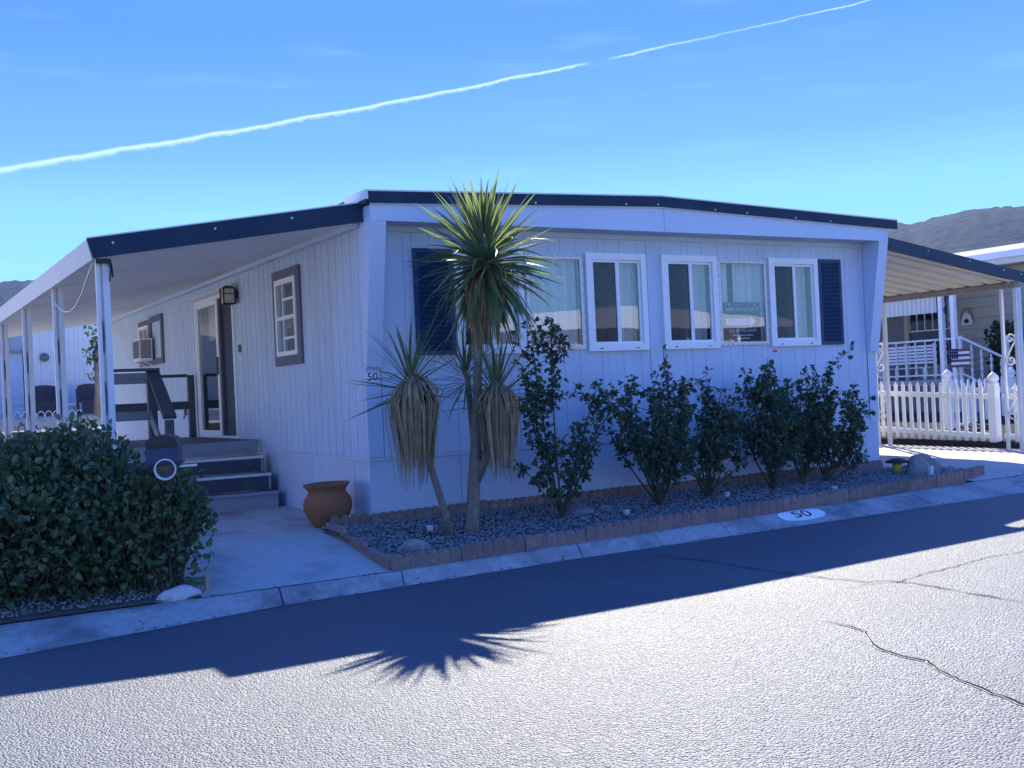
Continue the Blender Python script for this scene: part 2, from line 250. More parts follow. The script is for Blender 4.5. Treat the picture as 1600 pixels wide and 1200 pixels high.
# ------------------------------------------------------------------ mesh helpers
class MB:
    def __init__(s): s.v = []; s.f = []
    def add(s, vs_, fs):
        o = len(s.v); s.v.extend([tuple(p) for p in vs_]); s.f.extend([tuple(i + o for i in f) for f in fs]); return s
    def box(s, x0, x1, y0, y1, z0, z1):
        return s.add([(x0, y0, z0), (x1, y0, z0), (x1, y1, z0), (x0, y1, z0), (x0, y0, z1), (x1, y0, z1), (x1, y1, z1), (x0, y1, z1)],
                     [(0, 3, 2, 1), (4, 5, 6, 7), (0, 1, 5, 4), (1, 2, 6, 5), (2, 3, 7, 6), (3, 0, 4, 7)])
    def beam(s, p, q, w, h, up=(0, 0, 1)):
        p = Vector(p); q = Vector(q); d = (q - p).normalized(); up = Vector(up)
        sd = d.cross(up)
        if sd.length < 1e-4: sd = d.cross(Vector((1, 0, 0)))
        sd.normalize(); u = sd.cross(d).normalized()
        a, b = sd * (w / 2), u * (h / 2)
        c = [p - a - b, p + a - b, p + a + b, p - a + b]; e = [k + (q - p) for k in c]
        return s.add(c + e, [(0, 3, 2, 1), (4, 5, 6, 7), (0, 1, 5, 4), (1, 2, 6, 5), (2, 3, 7, 6), (3, 0, 4, 7)])
    def tube(s, pts, r, n=6, cap=True):
        pts = [Vector(p) for p in pts]; rs = r if isinstance(r, (list, tuple)) else [r] * len(pts)
        base = len(s.v); prev = None
        for i, p in enumerate(pts):
            d = (pts[min(i + 1, len(pts) - 1)] - pts[max(i - 1, 0)]).normalized()
            if prev is None:
                a = d.cross(Vector((0, 0, 1)))
                if a.length < 1e-3: a = d.cross(Vector((1, 0, 0)))
            else: a = prev - d * prev.dot(d)
            a.normalize(); b = d.cross(a); prev = a
            for k in range(n):
                t = 2 * PI * k / n
                s.v.append(tuple(p + (a * math.cos(t) + b * math.sin(t)) * rs[i]))
        for i in range(len(pts) - 1):
            for k in range(n):
                a0 = base + i * n + k; a1 = base + i * n + (k + 1) % n
                s.f.append((a0, a1, a1 + n, a0 + n))
        if cap:
            s.f.append(tuple(base + k for k in reversed(range(n)))); s.f.append(tuple(base + (len(pts) - 1) * n + k for k in range(n)))
        return s
    def lathe(s, prof, n=24, c=(0, 0, 0), tilt=None):
        base = len(s.v)
        for r, z in prof:
            for k in range(n):
                t = 2 * PI * k / n; p = Vector((r * math.cos(t), r * math.sin(t), z))
                if tilt is not None: p = tilt @ p
                s.v.append((p.x + c[0], p.y + c[1], p.z + c[2]))
        for i in range(len(prof) - 1):
            for k in range(n):
                a0 = base + i * n + k; a1 = base + i * n + (k + 1) % n
                s.f.append((a0, a1, a1 + n, a0 + n))
        return s
    def prism(s, poly, f0, f1):
        """poly: list of 2D points; f0/f1 map a 2D point to the two 3D caps"""
        n = len(poly); a = [f0(*p) for p in poly]; b = [f1(*p) for p in poly]
        return s.add(a + b, [tuple(reversed(range(n))), tuple(range(n, 2 * n))] + [(i, (i + 1) % n, n + (i + 1) % n, n + i) for i in range(n)])
def tomesh(name, mb, mat, smooth=False):
    me = bpy.data.meshes.new(name); me.from_pydata(mb.v, [], mb.f)
    if mat is not None: me.materials.append(mat)
    if smooth: me.polygons.foreach_set('use_smooth', [True] * len(me.polygons))
    me.update()
    bm = bmesh.new(); bm.from_mesh(me); bmesh.ops.recalc_face_normals(bm, faces=bm.faces); bm.to_mesh(me); bm.free()
    return me
def base_of(p):
    v = Vector((0, 0, 0))
    while p is not None: v += p.location; p = p.parent
    return v
def obj(name, mb, mat, parent=None, smooth=False, kind=None, raw=False, label=None):
    """one mesh object; world-space vertices, re-centred on the parent's base"""
    me = mb if isinstance(mb, bpy.types.Mesh) else tomesh(name, mb, mat, smooth)
    o = bpy.data.objects.new(name, me); col.objects.link(o)
    if parent is not None:
        o.parent = parent
        if not raw: o.location = -base_of(parent)
    if kind: o['kind'] = kind
    if label: o['label'] = label
    return o
def inst(name, me, parent, loc, rot=None, scale=None):
    o = bpy.data.objects.new(name, me); col.objects.link(o); o.parent = parent
    o.location = Vector(loc) - base_of(parent)
    if rot is not None: o.rotation_mode = 'QUATERNION'; o.rotation_quaternion = rot
    if scale is not None: o.scale = scale if isinstance(scale, (tuple, list, Vector)) else (scale,) * 3
    return o
def thing(name, label, cat, loc, group=None):
    o = bpy.data.objects.new(name, None); col.objects.link(o); o.location = loc; o.empty_display_size = 0.1
    o['label'] = label; o['category'] = cat
    if group: o['group'] = group
    return o
def tag(o, label, cat, group=None):
    o['label'] = label; o['category'] = cat
    if group: o['group'] = group
    return o
def recenter(o):
    """put the origin of a top-level one-mesh thing at its base"""
    me = o.data; xs = [v.co for v in me.vertices]
    c = Vector(((min(v.x for v in xs) + max(v.x for v in xs)) / 2, (min(v.y for v in xs) + max(v.y for v in xs)) / 2, min(v.z for v in xs)))
    me.transform(Matrix.Translation(-c)); o.location = c
    return o
def structure(name, mb, mat, smooth=False):
    return obj(name, mb, mat, None, smooth, 'structure')
def interp(x, xs, ys):
    if x <= xs[0]: return ys[0] + (x - xs[0]) * (ys[1] - ys[0]) / (xs[1] - xs[0]) if False else ys[0]
    for i in range(len(xs) - 1):
        if x <= xs[i + 1]:
            t = (x - xs[i]) / (xs[i + 1] - xs[i]); return ys[i] + t * (ys[i + 1] - ys[i])
    return ys[-1]
def sst(t): t = max(0, min(1, t)); return t * t * (3 - 2 * t)
def rn(a, b): return random.uniform(a, b)
def textmesh(body, size, shear=0.0):
    cu = bpy.data.curves.new('lettering', 'FONT'); cu.body = body; cu.size = size; cu.align_x = 'CENTER'; cu.align_y = 'CENTER'; cu.shear = shear; cu.extrude = 0.0
    cu.resolution_u = 3
    o = bpy.data.objects.new('lettering', cu); col.objects.link(o)
    dg = bpy.context.evaluated_depsgraph_get(); me = bpy.data.meshes.new_from_object(o.evaluated_get(dg))
    mb = MB(); mb.v = [tuple(v.co) for v in me.vertices]; mb.f = [tuple(p.vertices) for p in me.polygons]
    bpy.data.objects.remove(o); bpy.data.curves.remove(cu); bpy.data.meshes.remove(me)
    return mb

# ------------------------------------------------------------------ ground heights
def zr(x): return 0.03 + 0.01 * max(-60, min(60, x))
def ye(x): return interp(x, [-9, -3.7, -1.7, 0.9, 4, 7.5, 12], [-2.75, -2.36, -2.03, -1.94, -1.99, -2.05, -2.15])
def yb(x): return interp(x, [-9, -3.6, -2.3, -0.6, 1.4, 4, 7.5, 9, 12], [-2.0, -1.72, -1.78, -1.84, -1.76, -1.64, -1.42, -1.42, -1.5])
def kz(x, y):
    t = (y - ye(x)) / (yb(x) - ye(x)); return zr(x) + 0.003 + 0.109 * sst(t * 1.15)
def lotz(x, y):
    b = yb(x); a = zr(x) + 0.112
    z0 = 0.30 if x < 9.5 else 0.30 + 0.12 * sst((x - 11.2) / 0.5)
    if y < 0: z = a + (z0 - a) * sst((y - b) / (0 - b) * 0.9 + 0.1 if y > b else 0)
    else: z = z0 + 0.012 * min(y, 14)
    return z

# ------------------------------------------------------------------ setting: ground, road, kerb, path, driveway
def gz(x, y):
    if y < ye(x): return zr(x) - 0.08 if y > -12 else zr(x) - 0.08 + 1.0 * sst((-12.6 - y) / 2.5)
    if y < yb(x): return zr(x) - 0.06
    z = lotz(x, y) - 0.03
    if x < 11: z += 1.05 * sst((y - 15.0) / 0.6)
    else: z += 0.25 * sst((x - 11.6) / 3) + 0.6 * sst((y - 15) / 6)
    return z
gm = MB()
XS = [-900, -300, -100, -50, -30, -20, -14, -9] + [-8 + 0.5 * i for i in range(57)] + [24, 30, 40, 60, 100, 200, 420, 900]
YS = [-900, -300, -100, -50, -30, -20, -15.5, -14, -12.6, -11] + [-10, -7, -5, -4, -3] + [-2.8 + 0.2 * i for i in range(15)] + [0.5 + 0.5 * i for i in range(29)] + [15.0, 15.3, 15.6, 16, 17, 18, 20, 24, 30, 45, 80, 150, 300, 600, 1200]
for y in YS:
    for x in XS: gm.v.append((x, y, gz(x, y)))
nx = len(XS)
for j in range(len(YS) - 1):
    for i in range(nx - 1): gm.f.append((j * nx + i, j * nx + i + 1, (j + 1) * nx + i + 1, (j + 1) * nx + i))
structure('ground', gm, M['ground'], True)

rm = MB(); xs = [-60, -30, -15, -9] + [-8 + 0.4 * i for i in range(55)] + [20, 30, 60]
for x in xs:
    for t in range(2): rm.v.append((x, ye(x) + .05 if t else -11.4, zr(x)))
for i in range(len(xs) - 1): rm.f.append((2 * i, 2 * i + 2, 2 * i + 3, 2 * i + 1))
road = structure('road', rm, M['asphalt'])
# kerb: rolled concrete cast in lengths
kerb = bpy.data.objects.new('kerb', None); col.objects.link(kerb); kerb['kind'] = 'structure'; kerb.location = (0, -2, 0)
joints = [-14, -11, -8, -4.9, -1.62, -0.57, 1.25, 3.02, 6.0, 9.0, 12, 15, 18]
for a, b in zip(joints[:-1], joints[1:]):
    km = MB(); n = 10; K = 12; g = 0.006
    for i in range(n + 1):
        x = a + g + (b - a - 2 * g) * i / n; d = ye(x); e = yb(x)
        w = 0.012 * noise.noise((x * 3, 0, 0))
        for k in range(K + 1):
            t = k / K; y = d + w * (1 - t) + (e - d) * t
            km.v.append((x + 0.03 * (t - 0.5) * (1 if (i in (0, n)) else 0), y, kz(x, y)))
        km.v.append((x, e + 0.001, zr(x) - 0.05))
    K2 = K + 2
    for i in range(n):
        for k in range(K2 - 1): km.f.append((i * K2 + k, (i + 1) * K2 + k, (i + 1) * K2 + k + 1, i * K2 + k + 1))
    for i in (0, n): km.f.append(tuple(i * K2 + k for k in range(K2)) )
    obj('kerb_segment', km, M['kerb'], kerb, False)
def strip_sheet(name, x0, x1, y0f, y1, mat, dz=0.012, nxx=10, nyy=12):
    m = MB()
    for i in range(nxx + 1):
        x = x0 + (x1 - x0) * i / nxx; y0 = y0f(x)
        for k in range(nyy + 1):
            y = y0 + (y1 - y0) * k / nyy; m.v.append((x, y, lotz(x, y) + dz))
    for i in range(nxx):
        for k in range(nyy): a = i * (nyy + 1) + k; m.f.append((a, a + nyy + 1, a + nyy + 2, a + 1))
    return m
structure('path', strip_sheet('path', -2.2, 0.02, lambda x: yb(x) - 0.012, 3.3, M['concrete'], .005), M['concrete'])
structure('patio', strip_sheet('patio', -7.9, -2.21, lambda x: 0.8, 13.0, M['drive'], 0.012), M['drive'])  # pale concrete widened out of view to bounce sun onto the side wall
structure('driveway', strip_sheet('driveway', 7.42, 11.3, lambda x: yb(x) - 0.012, 12, M['drive'], 0.005, 14, 30), M['drive'])
structure('kerb_ramp', strip_sheet('kerb_ramp', 11.31, 15, lambda x: yb(x) + 0.015, -0.4, M['drive'], 0.0, 8, 6), M['concrete'])

# cracks in the asphalt: dark grooves with a worn pale lip
def crack(pts, w, seed):
    rr = random.Random(seed); P = []
    for (x0, y0), (x1, y1) in zip(pts[:-1], pts[1:]):
        L = math.hypot(x1 - x0, y1 - y0); n = max(2, int(L / 0.035))
        for i in range(n):
            t = i / n; nxv, nyv = -(y1 - y0) / L, (x1 - x0) / L
            j = 0.018 * noise.noise((x0 + (x1 - x0) * t * 1.0 * 9, (y0 + (y1 - y0) * t) * 9, seed)) + rr.uniform(-.005, .005)
            P.append((x0 + (x1 - x0) * t + nxv * j, y0 + (y1 - y0) * t + nyv * j, nxv, nyv))
    c = MB(); lp = MB()
    for i, (x, y, a, b) in enumerate(P):
        ww = w * max(0.12, 0.75 + 0.9 * noise.noise((x * 5, y * 5, seed + 3))) * min(1, i / 8 + .15, (len(P) - i) / 8 + .1)
        for m, k0, k1, z in ((c, -ww, ww, 0.008), (lp, -ww * 2.2 - .002, ww * 0.6, 0.004)):
            m.v.append((x + a * k0, y + b * k0, zr(x) + z)); m.v.append((x + a * k1, y + b * k1, zr(x) + z))
        if i:
            for m in (c, lp): q = len(m.v); m.f.append((q - 4, q - 3, q - 1, q - 2))
    o = obj('road_crack', c, M['crack'], road); obj('crack_lip', lp, M['lip'], o)
CR = [([(1.74, -2.31), (1.85, -2.98), (1.84, -3.55), (1.89, -4.05), (2.0, -4.57), (2.13, -4.64), (2.19, -4.85), (2.15, -5.27), (2.13, -5.58), (2.12, -5.97), (2.05, -6.8)], 0.006, 1),
      ([(1.72, -4.64), (1.94, -4.62), (2.15, -4.74), (2.5, -4.65), (2.92, -4.62), (3.41, -4.54), (3.86, -4.57), (4.27, -4.53), (5.2, -4.4)], 0.004, 2),
      ([(0.83, -5.21), (0.82, -5.48), (0.78, -5.66), (0.61, -5.84), (0.51, -6.0), (0.47, -6.15), (0.49, -6.35), (0.38, -6.5), (0.31, -6.69), (0.26, -6.84), (0.19, -7.05), (0.14, -7.29), (0.0, -7.9)], 0.0055, 3)]

# ------------------------------------------------------------------ hills
def hill(name, az0, az1, dist, depth, elf, seed, nA=900, nR=60, rough=1.0):
    m = MB()
    for i in range(nA + 1):
        az = math.radians(az0 + (az1 - az0) * i / nA)
        H = math.tan(math.radians(elf(math.degrees(az)))) * dist * 0.935
        for k in range(nR + 1):
            t = k / nR; r = dist - depth + depth * 1.5 * t
            sh = math.sin(min(1, t / 0.667) * PI / 2) ** 1.2 if t < 0.667 else 1 - 0.6 * ((t - 0.667) / 0.333) ** 2
            x = r * math.sin(az); y = r * math.cos(az)
            f = noise.fractal((x * 0.006, y * 0.006, seed), 1.0, 2.0, 5) * 0.10 + noise.fractal((x * 0.03, y * 0.03, seed + 9), 1.0, 2.0, 4) * 0.022
            z = H * (sh + f * rough * sh * (0.25 + abs(1 - sh) * 1.6)) + (noise.noise((x * .12, y * .12, seed)) * 2.0 + noise.noise((x * .3, y * .3, seed)) * 1.6) * sh
            m.v.append((x - 4.45, y - 10.45, z * min(1.0, r / dist) + 1.0 - (30 if k == 0 else 0)))
    for i in range(nA):
        for k in range(nR): a = i * (nR + 1) + k; m.f.append((a, a + 1, a + nR + 2, a + nR + 1))
    return structure(name, m, M['hill'], True)
hill('hills', -30, 92, 1300, 800, lambda a: interp(a, [-30, -5, 2, 5.9, 8.5, 14, 25, 40, 48.3, 49.5, 50.4, 52, 53.5, 55.5, 60, 70, 80, 92], [5, 6.2, 6.4, 6.5, 6.75, 6.6, 5.5, 6.4, 7.35, 7.75, 7.6, 8.0, 8.15, 8.05, 7.6, 7.9, 6.5, 5.5]), 3.0)

# ------------------------------------------------------------------ the mobile home
W = 7.38; LEN = 13.15
home = thing('mobile_home', 'light grey mobile home with dark blue roof edge and low skirting beside the street', 'house', (3.69, 6.5, 0.3))
def fw(x0, x1, z0, z1, ops):
    """rectangle minus openings -> list of rectangles"""
    R = [(x0, x1, z0, z1)]
    for a0, a1, b0, b1 in ops:
        N = []
        for r0, r1, s0, s1 in R:
            if a1 <= r0 or a0 >= r1 or b1 <= s0 or b0 >= s1: N.append((r0, r1, s0, s1)); continue
            if a0 > r0: N.append((r0, a0, s0, s1))
            if a1 < r1: N.append((a1, r1, s0, s1))
            c0, c1 = max(r0, a0), min(r1, a1)
            if b0 > s0: N.append((c0, c1, s0, b0))
            if b1 < s1: N.append((c0, c1, b1, s1))
        R = N
    return R
WINS = [(1.04, 1.885), (2.714, 3.564), (3.796, 4.646), (5.491, 6.341)]; PICS = [(1.925, 2.69), (4.67, 5.47)]
WZ = (2.004, 3.122); PZ = (2.03, 3.09)
OPS = [(a + .05, b - .05, WZ[0] + .05, WZ[1] - .05) for a, b in WINS] + [(a + .02, b - .02, PZ[0] + .02, PZ[1] - .02) for a, b in PICS]
mb = MB()
for r in fw(0.004, W - .004, 0.992, 3.30, OPS): mb.box(r[0], r[1], 0.016, 0.05, r[2], r[3])
obj('wall', mb, M['siding'], home)
xe = [0.165]; pat = [0.305, 0.10, 0.205, 0.255, 0.15, 0.205]; k = 0
while xe[-1] < W - 0.36: xe.append(xe[-1] + pat[k % 6]); k += 1
xe.append(W - 0.165)
for a, b in zip(xe[:-1], xe[1:]):
    for r in fw(a + .0022, b - .0022, 0.99, 3.285, OPS):
        if r[1] - r[0] > .012 and r[3] - r[2] > .02: obj('siding_plank', MB().box(r[0], r[1], 0.0, 0.0155, r[2], r[3]), M['siding'], home)
obj('top_trim', MB().box(0.17, W - 0.17, -0.012, 0.016, 3.287, 3.345), M['siding'], home)
obj('seam_trim', MB().box(0.003, W - .003, -0.006, 0.0155, 0.955, 0.988), M['skirt'], home)
obj('batten', MB().box(3.60, 3.70, -0.012, -0.0005, 0.99, 3.286), M['siding'], home)
# skirting panels
ex = [0.003, 1.03, 2.25, 3.47, 4.69, 5.91, W - .003]
for a, b in zip(ex[:-1], ex[1:]): obj('skirting_panel', MB().box(a + .003, b - .003, 0.006, 0.03, 0.1, 0.953), M['skirt'], home)
# side wall: ribbed sheets 1.2 m wide
SOPS = [(1.86, 2.62, 2.10, 3.09), (4.40, 6.29, 1.14, 3.12), (8.50, 10.08, 2.40, 3.08)]
y = 0.06; q = 0
while y < LEN - .05:
    y1 = min(y + 1.2, LEN); mb = MB(); c = y
    while c < y1 - 1e-4:
        e = min(c + 0.2, y1)
        prof = [(c, 0.0), (c + 0.012, -0.0), (c + 0.020, 0.016), (c + 0.034, 0.016), (c + 0.042, 0.0), (c + .11, 0.0), (c + .118, .008), (c + .126, 0.0), (e, 0.0)]
        prof = [p for p in prof if p[0] <= e + 1e-6]
        for (ya, xa), (yb_, xb) in zip(prof[:-1], prof[1:]):
            if yb_ - ya < 1e-5: continue
            for r in fw(ya, yb_, 0.992, 3.56, SOPS):
                mb.add([(xa, r[0], r[2]), (xb, r[1], r[2]), (xb, r[1], r[3]), (xa, r[0], r[3])], [(0, 1, 2, 3)])
        c = e
    obj('siding_sheet', mb, M['siding'], home); y = y1
mb = MB()
for r in fw(0.06, LEN, 0.992, 3.56, SOPS): mb.box(0.02, 0.05, r[0], r[1], r[2], r[3])
mb.box(W - .05, W, 0.06, LEN, .1, 3.56); mb.box(0.0, W, LEN - .03, LEN, .1, 3.56)
obj('wall_core', mb, M['siding'], home)
obj('corner_trim', MB().box(-0.006, 0.0, 0.0, 0.06, 0.1, 3.36), M['siding'], home)
obj('seam_trim', MB().box(-0.012, 0.0, 0.062, LEN, 0.955, 0.99), M['siding'], home)
ey = [0.005, 0.42, 1.64, 2.86, 4.08, 6.5, 8.0, 9.5, 11, 12, LEN]
for a, b in zip(ey[:-1], ey[1:]): obj('skirting_panel', MB().box(0.002, 0.028, a + .004, b - .004, 0.1, 0.953), M['skirt'], home)
mb = MB()
for i in range(9): mb.box(-0.008, 0.0015, 0.40, 0.46, 0.42 + i * .058, 0.455 + i * .058)
obj('skirting_vent', mb, M['siding'], home)
# room behind the windows
mb = MB(); mb.box(0.06, W - .06, 2.8, 2.85, 1.0, 3.3); mb.box(0.06, W - .06, 0.06, LEN - .1, 1.0, 1.05)
obj('interior_wall', mb, M['room'], home)
obj('ceiling', MB().box(0.055, W - .055, 0.055, LEN - .05, 3.30, 3.34), M['room'], home)
# wing walls at both ends of the front
for a, b in ((-0.006, 0.163), (W - 0.163, W + 0.006)):
    poly = [(-0.30, 3.345), (0.0, 3.345), (0.0, 1.90), (-0.045, 1.90)]
    if a > 1: poly = [(-0.30, 3.345), (-0.0, 3.345), (0.0, 1.90), (-0.055, 1.90)]
    obj('wing_wall', MB().prism(poly, lambda p, z: (a, p, z), lambda p, z: (b, p, z)), M['panel'], home)
    obj('corner_panel', MB().box(a + .007, b - .007, -0.01, -0.0005, 0.992, 1.899), M['siding'], home)
# roof crown profile along x
def crown(x): return 3.60 + 0.125 * (1 - abs((x - 3.6) / 3.8)) if True else 0
def along_x(y0, y1, zlo, zhi, x0=-0.006, x1=W + .006, n=2):
    pts = [x0, 3.6, x1]; m = MB()
    for x in pts:
        for yy, zz in ((y0, zlo(x)), (y1, zlo(x)), (y1, zhi(x)), (y0, zhi(x))): m.v.append((x, yy, zz))
    for i in range(2):
        for kk in range(4): a = i * 4 + kk; b = i * 4 + (kk + 1) % 4; m.f.append((a, b, b + 4, a + 4))
    m.f.append((0, 3, 2, 1)); m.f.append((8, 9, 10, 11)); return m
for a, b in ((-0.006, 3.655), (3.661, W + .006)):
    m = MB()
    for yy in (-0.30, -0.285):
        L_ = [(a, 3.347), (b, 3.347), (b, crown(b) - .095)] + ([(3.6, crown(3.6) - .095)] if a < 3.6 < b else []) + [(a, crown(a) - .095)]
        m.add([(p[0], yy, p[1]) for p in L_], [tuple(range(len(L_)))])
    n = len(m.v) // 2
    for i in range(n): m.f.append((i, (i + 1) % n, n + (i + 1) % n, n + i))
    obj('fascia_panel', m, M['panel'], home)
obj('soffit', MB().box(-0.006, W + .006, -0.284, 0.016, 3.3465, 3.362), M['siding'], home)
obj('fascia_drip_trim', along_x(-0.318, -0.301, lambda x: crown(x) - .108, lambda x: crown(x) - .094), M['panel'], home)
obj('roof_edge', along_x(-0.335, -0.301, lambda x: crown(x) - .093, lambda x: crown(x) + .02, -0.03, W + .16), M['navy'], home)
obj('roof_edge_trim', along_x(-0.342, -0.28, lambda x: crown(x) + .021, lambda x: crown(x) + .036, -0.035, W + .165), M['white'], home)
m = MB()
for x in (-0.05, 3.6, W + .15):
    for yy in (-0.30, LEN + .25): m.v.append((x, yy, crown(x) + .015))
m.f = [(0, 2, 3, 1), (2, 4, 5, 3)]; obj('roof', m, M['white'], home)
m = MB(); m.box(-0.05, -0.03, -0.30, 0.55, 3.51, 3.62)
obj('roof_edge', m, M['navy'], home)
m = MB()
for a, b in ((-0.33, 0.22), (0.55, LEN)): m.box(-0.06, -0.03, a, b, 3.55 if a < 0 else 3.53, 3.645)
obj('eave_gutter', m, M['white'], home)
m = MB()
for x in (1.9, 3.1, 3.55, 4.4, 4.9, 5.7, 6.3): m.lathe([(0.0, 0), (0.012, 0.0), (0.010, 0.008), (0.0, 0.010)], 8, (x, -0.336, crown(x) - .072), Matrix.Rotation(PI / 2, 3, 'X'))
obj('fascia_screw', m, M['white'], home)

for a, b in ((-0.0055, 0.010), (W - .010, W + .0055)): obj('fascia_return', MB().box(a, b, -.2845, 0.0, 3.363, 3.50), M['panel'], home)
obj('roof_edge', MB().box(-0.026, -0.0056, -.3005, 0.06, 3.501, 3.61), M['navy'], home)
# windows
def slider(parent, X0, X1, z0, z1, y=0.0):
    f = 0.075; m = MB()
    for r in fw(X0, X1, z0, z1, [(X0 + f, X1 - f, z0 + f, z1 - f)]): m.box(r[0], r[1], y - 0.045, y + 0.05, r[2], r[3])
    w = obj('window', m, M['vinyl'], parent)
    i0, i1, j0, j1 = X0 + f, X1 - f, z0 + f, z1 - f; mid = (i0 + i1) / 2
    for a, b, yy in ((i0, mid + .02, y - .022), (mid + .021, i1, y - .006)):
        m = MB(); t = 0.03
        for r in fw(a + .001, b - .001, j0 + .001, j1 - .001, [(a + t, b - t, j0 + t, j1 - t)]): m.box(r[0], r[1], yy - .01, yy + .016, r[2], r[3])
        obj('sash', m, M['vinyl'], w)
    obj('insect_screen', MB().box(i0 + .03, mid - .01, y - .0185, y - .0165, j0 + .03, j1 - .03), M['screen'], w)
    obj('pane', MB().box(mid + .051, i1 - .03, y - .003, y + .001, j0 + .03, j1 - .03), M['glass'], w)
    m = MB()
    for xx in (X0 + .17, X1 - .17): m.box(xx - .02, xx + .02, y - .0475, y - .0445, z0 + .022, z0 + .034)
    obj('weep_slot', m, M['slate'], w)
    m = MB(); sd = X0 * 7
    cv = [(a, 0.13 + 0.02 * math.sin(a * 60 + sd) + 0.012 * math.sin(a * 23)) for a in [i0 - .02 + (i1 - i0 + .04) * k / 40 for k in range(41)]]
    for (xa, ya), (xb, yb_) in zip(cv[:-1], cv[1:]): m.add([(xa, ya, j0 - .04), (xb, yb_, j0 - .04), (xb, yb_, j1 + .06), (xa, ya, j1 + .06)], [(0, 1, 2, 3)])
    obj('curtain', m, M['sheer'], w, True)
    return w
for a, b in WINS: slider(home, a, b, *WZ)
for n_, (a, b) in enumerate(PICS):
    f = 0.045; z0, z1 = PZ; m = MB()
    for r in fw(a, b, z0, z1, [(a + f, b - f, z0 + f, z1 - f)]): m.box(r[0], r[1], -0.018, 0.04, r[2], r[3])
    w = obj('picture_window', m, M['alu'], home)
    m = MB()
    k = a + .04
    while k < b: m.box(k - .006, k + .006, -.0215, -.0185, z1 - .016, z1 - .004); m.box(k - .006, k + .006, -.0215, -.0185, z0 + .004, z0 + .016); k += .08
    k = z0 + .08
    while k < z1: m.box(a + .005, a + .014, -.0215, -.0185, k - .006, k + .006); m.box(b - .014, b - .005, -.0215, -.0185, k - .006, k + .006); k += .11
    obj('frame_clip', m, M['slate'], w)
    obj('pane', MB().box(a + f, b - f, -.004, -.001, z0 + f, z1 - f), M['glass'], w)
    segs = [(a + .02, b - .02)] if n_ == 0 else [(a + .02, a + .265), (a + .31, b - .02)]
    for s0, s1 in segs:
        m = MB(); pv = None; K = 60
        for k in range(K + 1):
            x = s0 + (s1 - s0) * k / K; yy = 0.085 + 0.030 * math.sin(x * 45) + 0.012 * math.sin(x * 19 + 2)
            if pv: m.add([(pv[0], pv[1], z0 - .1), (x, yy, z0 - .1), (x, yy, z1 + .05), (pv[0], pv[1], z1 + .05)], [(0, 1, 2, 3)])
            pv = (x, yy)
        obj('curtain', m, M['sheer'], w, True)
# louvred shutters
for a, b in ((0.575, 1.02), (6.37, 6.775)):
    m = MB(); z0, z1 = 2.01, 3.122; f = .045
    for r in fw(a, b, z0, z1, [(a + f, b - f, z0 + f, z1 - f)]): m.box(r[0], r[1], -0.032, -0.001, r[2], r[3])
    m.box(a + f, b - f, -0.008, -0.001, z0 + f, z1 - f)
    sh = obj('shutter', m, M['shutter'], home)
    lm = tomesh('louvre', MB().beam((a + f, 0, 0), (b - f, 0, 0), 0.026, 0.055, (0, -0.8, 1)), M['shutter'])
    k = z0 + f + .03
    while k < z1 - f - .02:
        inst('louvre', lm, sh, (0, -0.018, k)); k += 0.0525

# side window with grey surround
def surround(name, y0, y1, z0, z1, w, x0=-0.03, mat='slate', parent=home, wb=None):
    m = MB(); wb = wb or w
    for r in fw(y0, y1, z0, z1, [(y0 + w, y1 - w, z0 + wb, z1 - w)]): m.box(x0, 0.0165, r[0], r[1], r[2], r[3])
    return obj(name, m, M[mat], parent)
sw = surround('window_surround', 1.76, 2.70, 2.025, 3.16, 0.11)
m = MB()
for r in fw(1.872, 2.588, 2.137, 3.048, [(1.93, 2.53, 2.19, 2.985)]): m.box(-0.045, 0.03, r[0], r[1], r[2], r[3])
m.box(-0.036, 0.02, 1.93, 2.53, 2.565, 2.61); m.box(-.03, .02, 1.93, 2.36, 2.79, 2.82); m.box(-.03, .02, 1.93, 2.36, 2.33, 2.36); m.box(-.02, .02, 2.36, 2.385, 2.19, 2.985)
obj('window', m, M['vinyl'], sw)
obj('pane', MB().box(0.0, 0.003, 1.93, 2.53, 2.19, 2.985), M['glass'], sw)
# window with the air conditioner
aw = surround('window_surround', 8.38, 9.255, 2.33, 3.15, 0.10, -.035)
surround('window_surround', 9.26, 10.17, 2.33, 3.12, 0.09, -.028)
m = MB()
for r in fw(9.351, 10.079, 2.43, 3.03, [(9.41, 10.02, 2.49, 2.97)]): m.box(-0.05, 0.03, r[0], r[1], r[2], r[3])
m.box(-.045, .02, 9.70, 9.74, 2.49, 2.97)
obj('window', m, M['vinyl'], home)
obj('pane', MB().box(0.0, 0.003, 9.41, 10.02, 2.49, 2.97), M['screen'], home)
obj('window_panel', MB().box(-0.01, 0.012, 8.48, 9.155, 2.43, 3.05), M['siding'], home)
# sliding door
m = MB()
for r in fw(4.38, 6.31, 1.13, 3.135, [(4.43, 6.25, 1.16, 3.08)]): m.box(-0.03, 0.05, r[0], r[1], r[2], r[3])
df = obj('door_frame', m, M['vinyl'], home)
m = MB()
for r in fw(5.16, 6.245, 1.162, 3.078, [(5.25, 6.19, 1.23, 3.02)]): m.box(-0.018, 0.025, r[0], r[1], r[2], r[3])
gd = obj('glass_door', m, M['vinyl'], home)
obj('pane', MB().box(0.0, 0.003, 5.25, 6.19, 1.23, 3.02), M['glass'], gd)
obj('door_handle', MB().box(-0.05, -0.018, 5.175, 5.21, 2.02, 2.27), M['slate'], gd)
m = MB(); m.box(0.03, 0.06, 4.435, 5.20, 1.162, 3.078)
sd_ = obj('screen_door', m, M['doorblue'], home)
obj('screen_door_frame', MB().box(-0.012, 0.028, 5.085, 5.155, 1.162, 3.078), M['slate'], sd_)
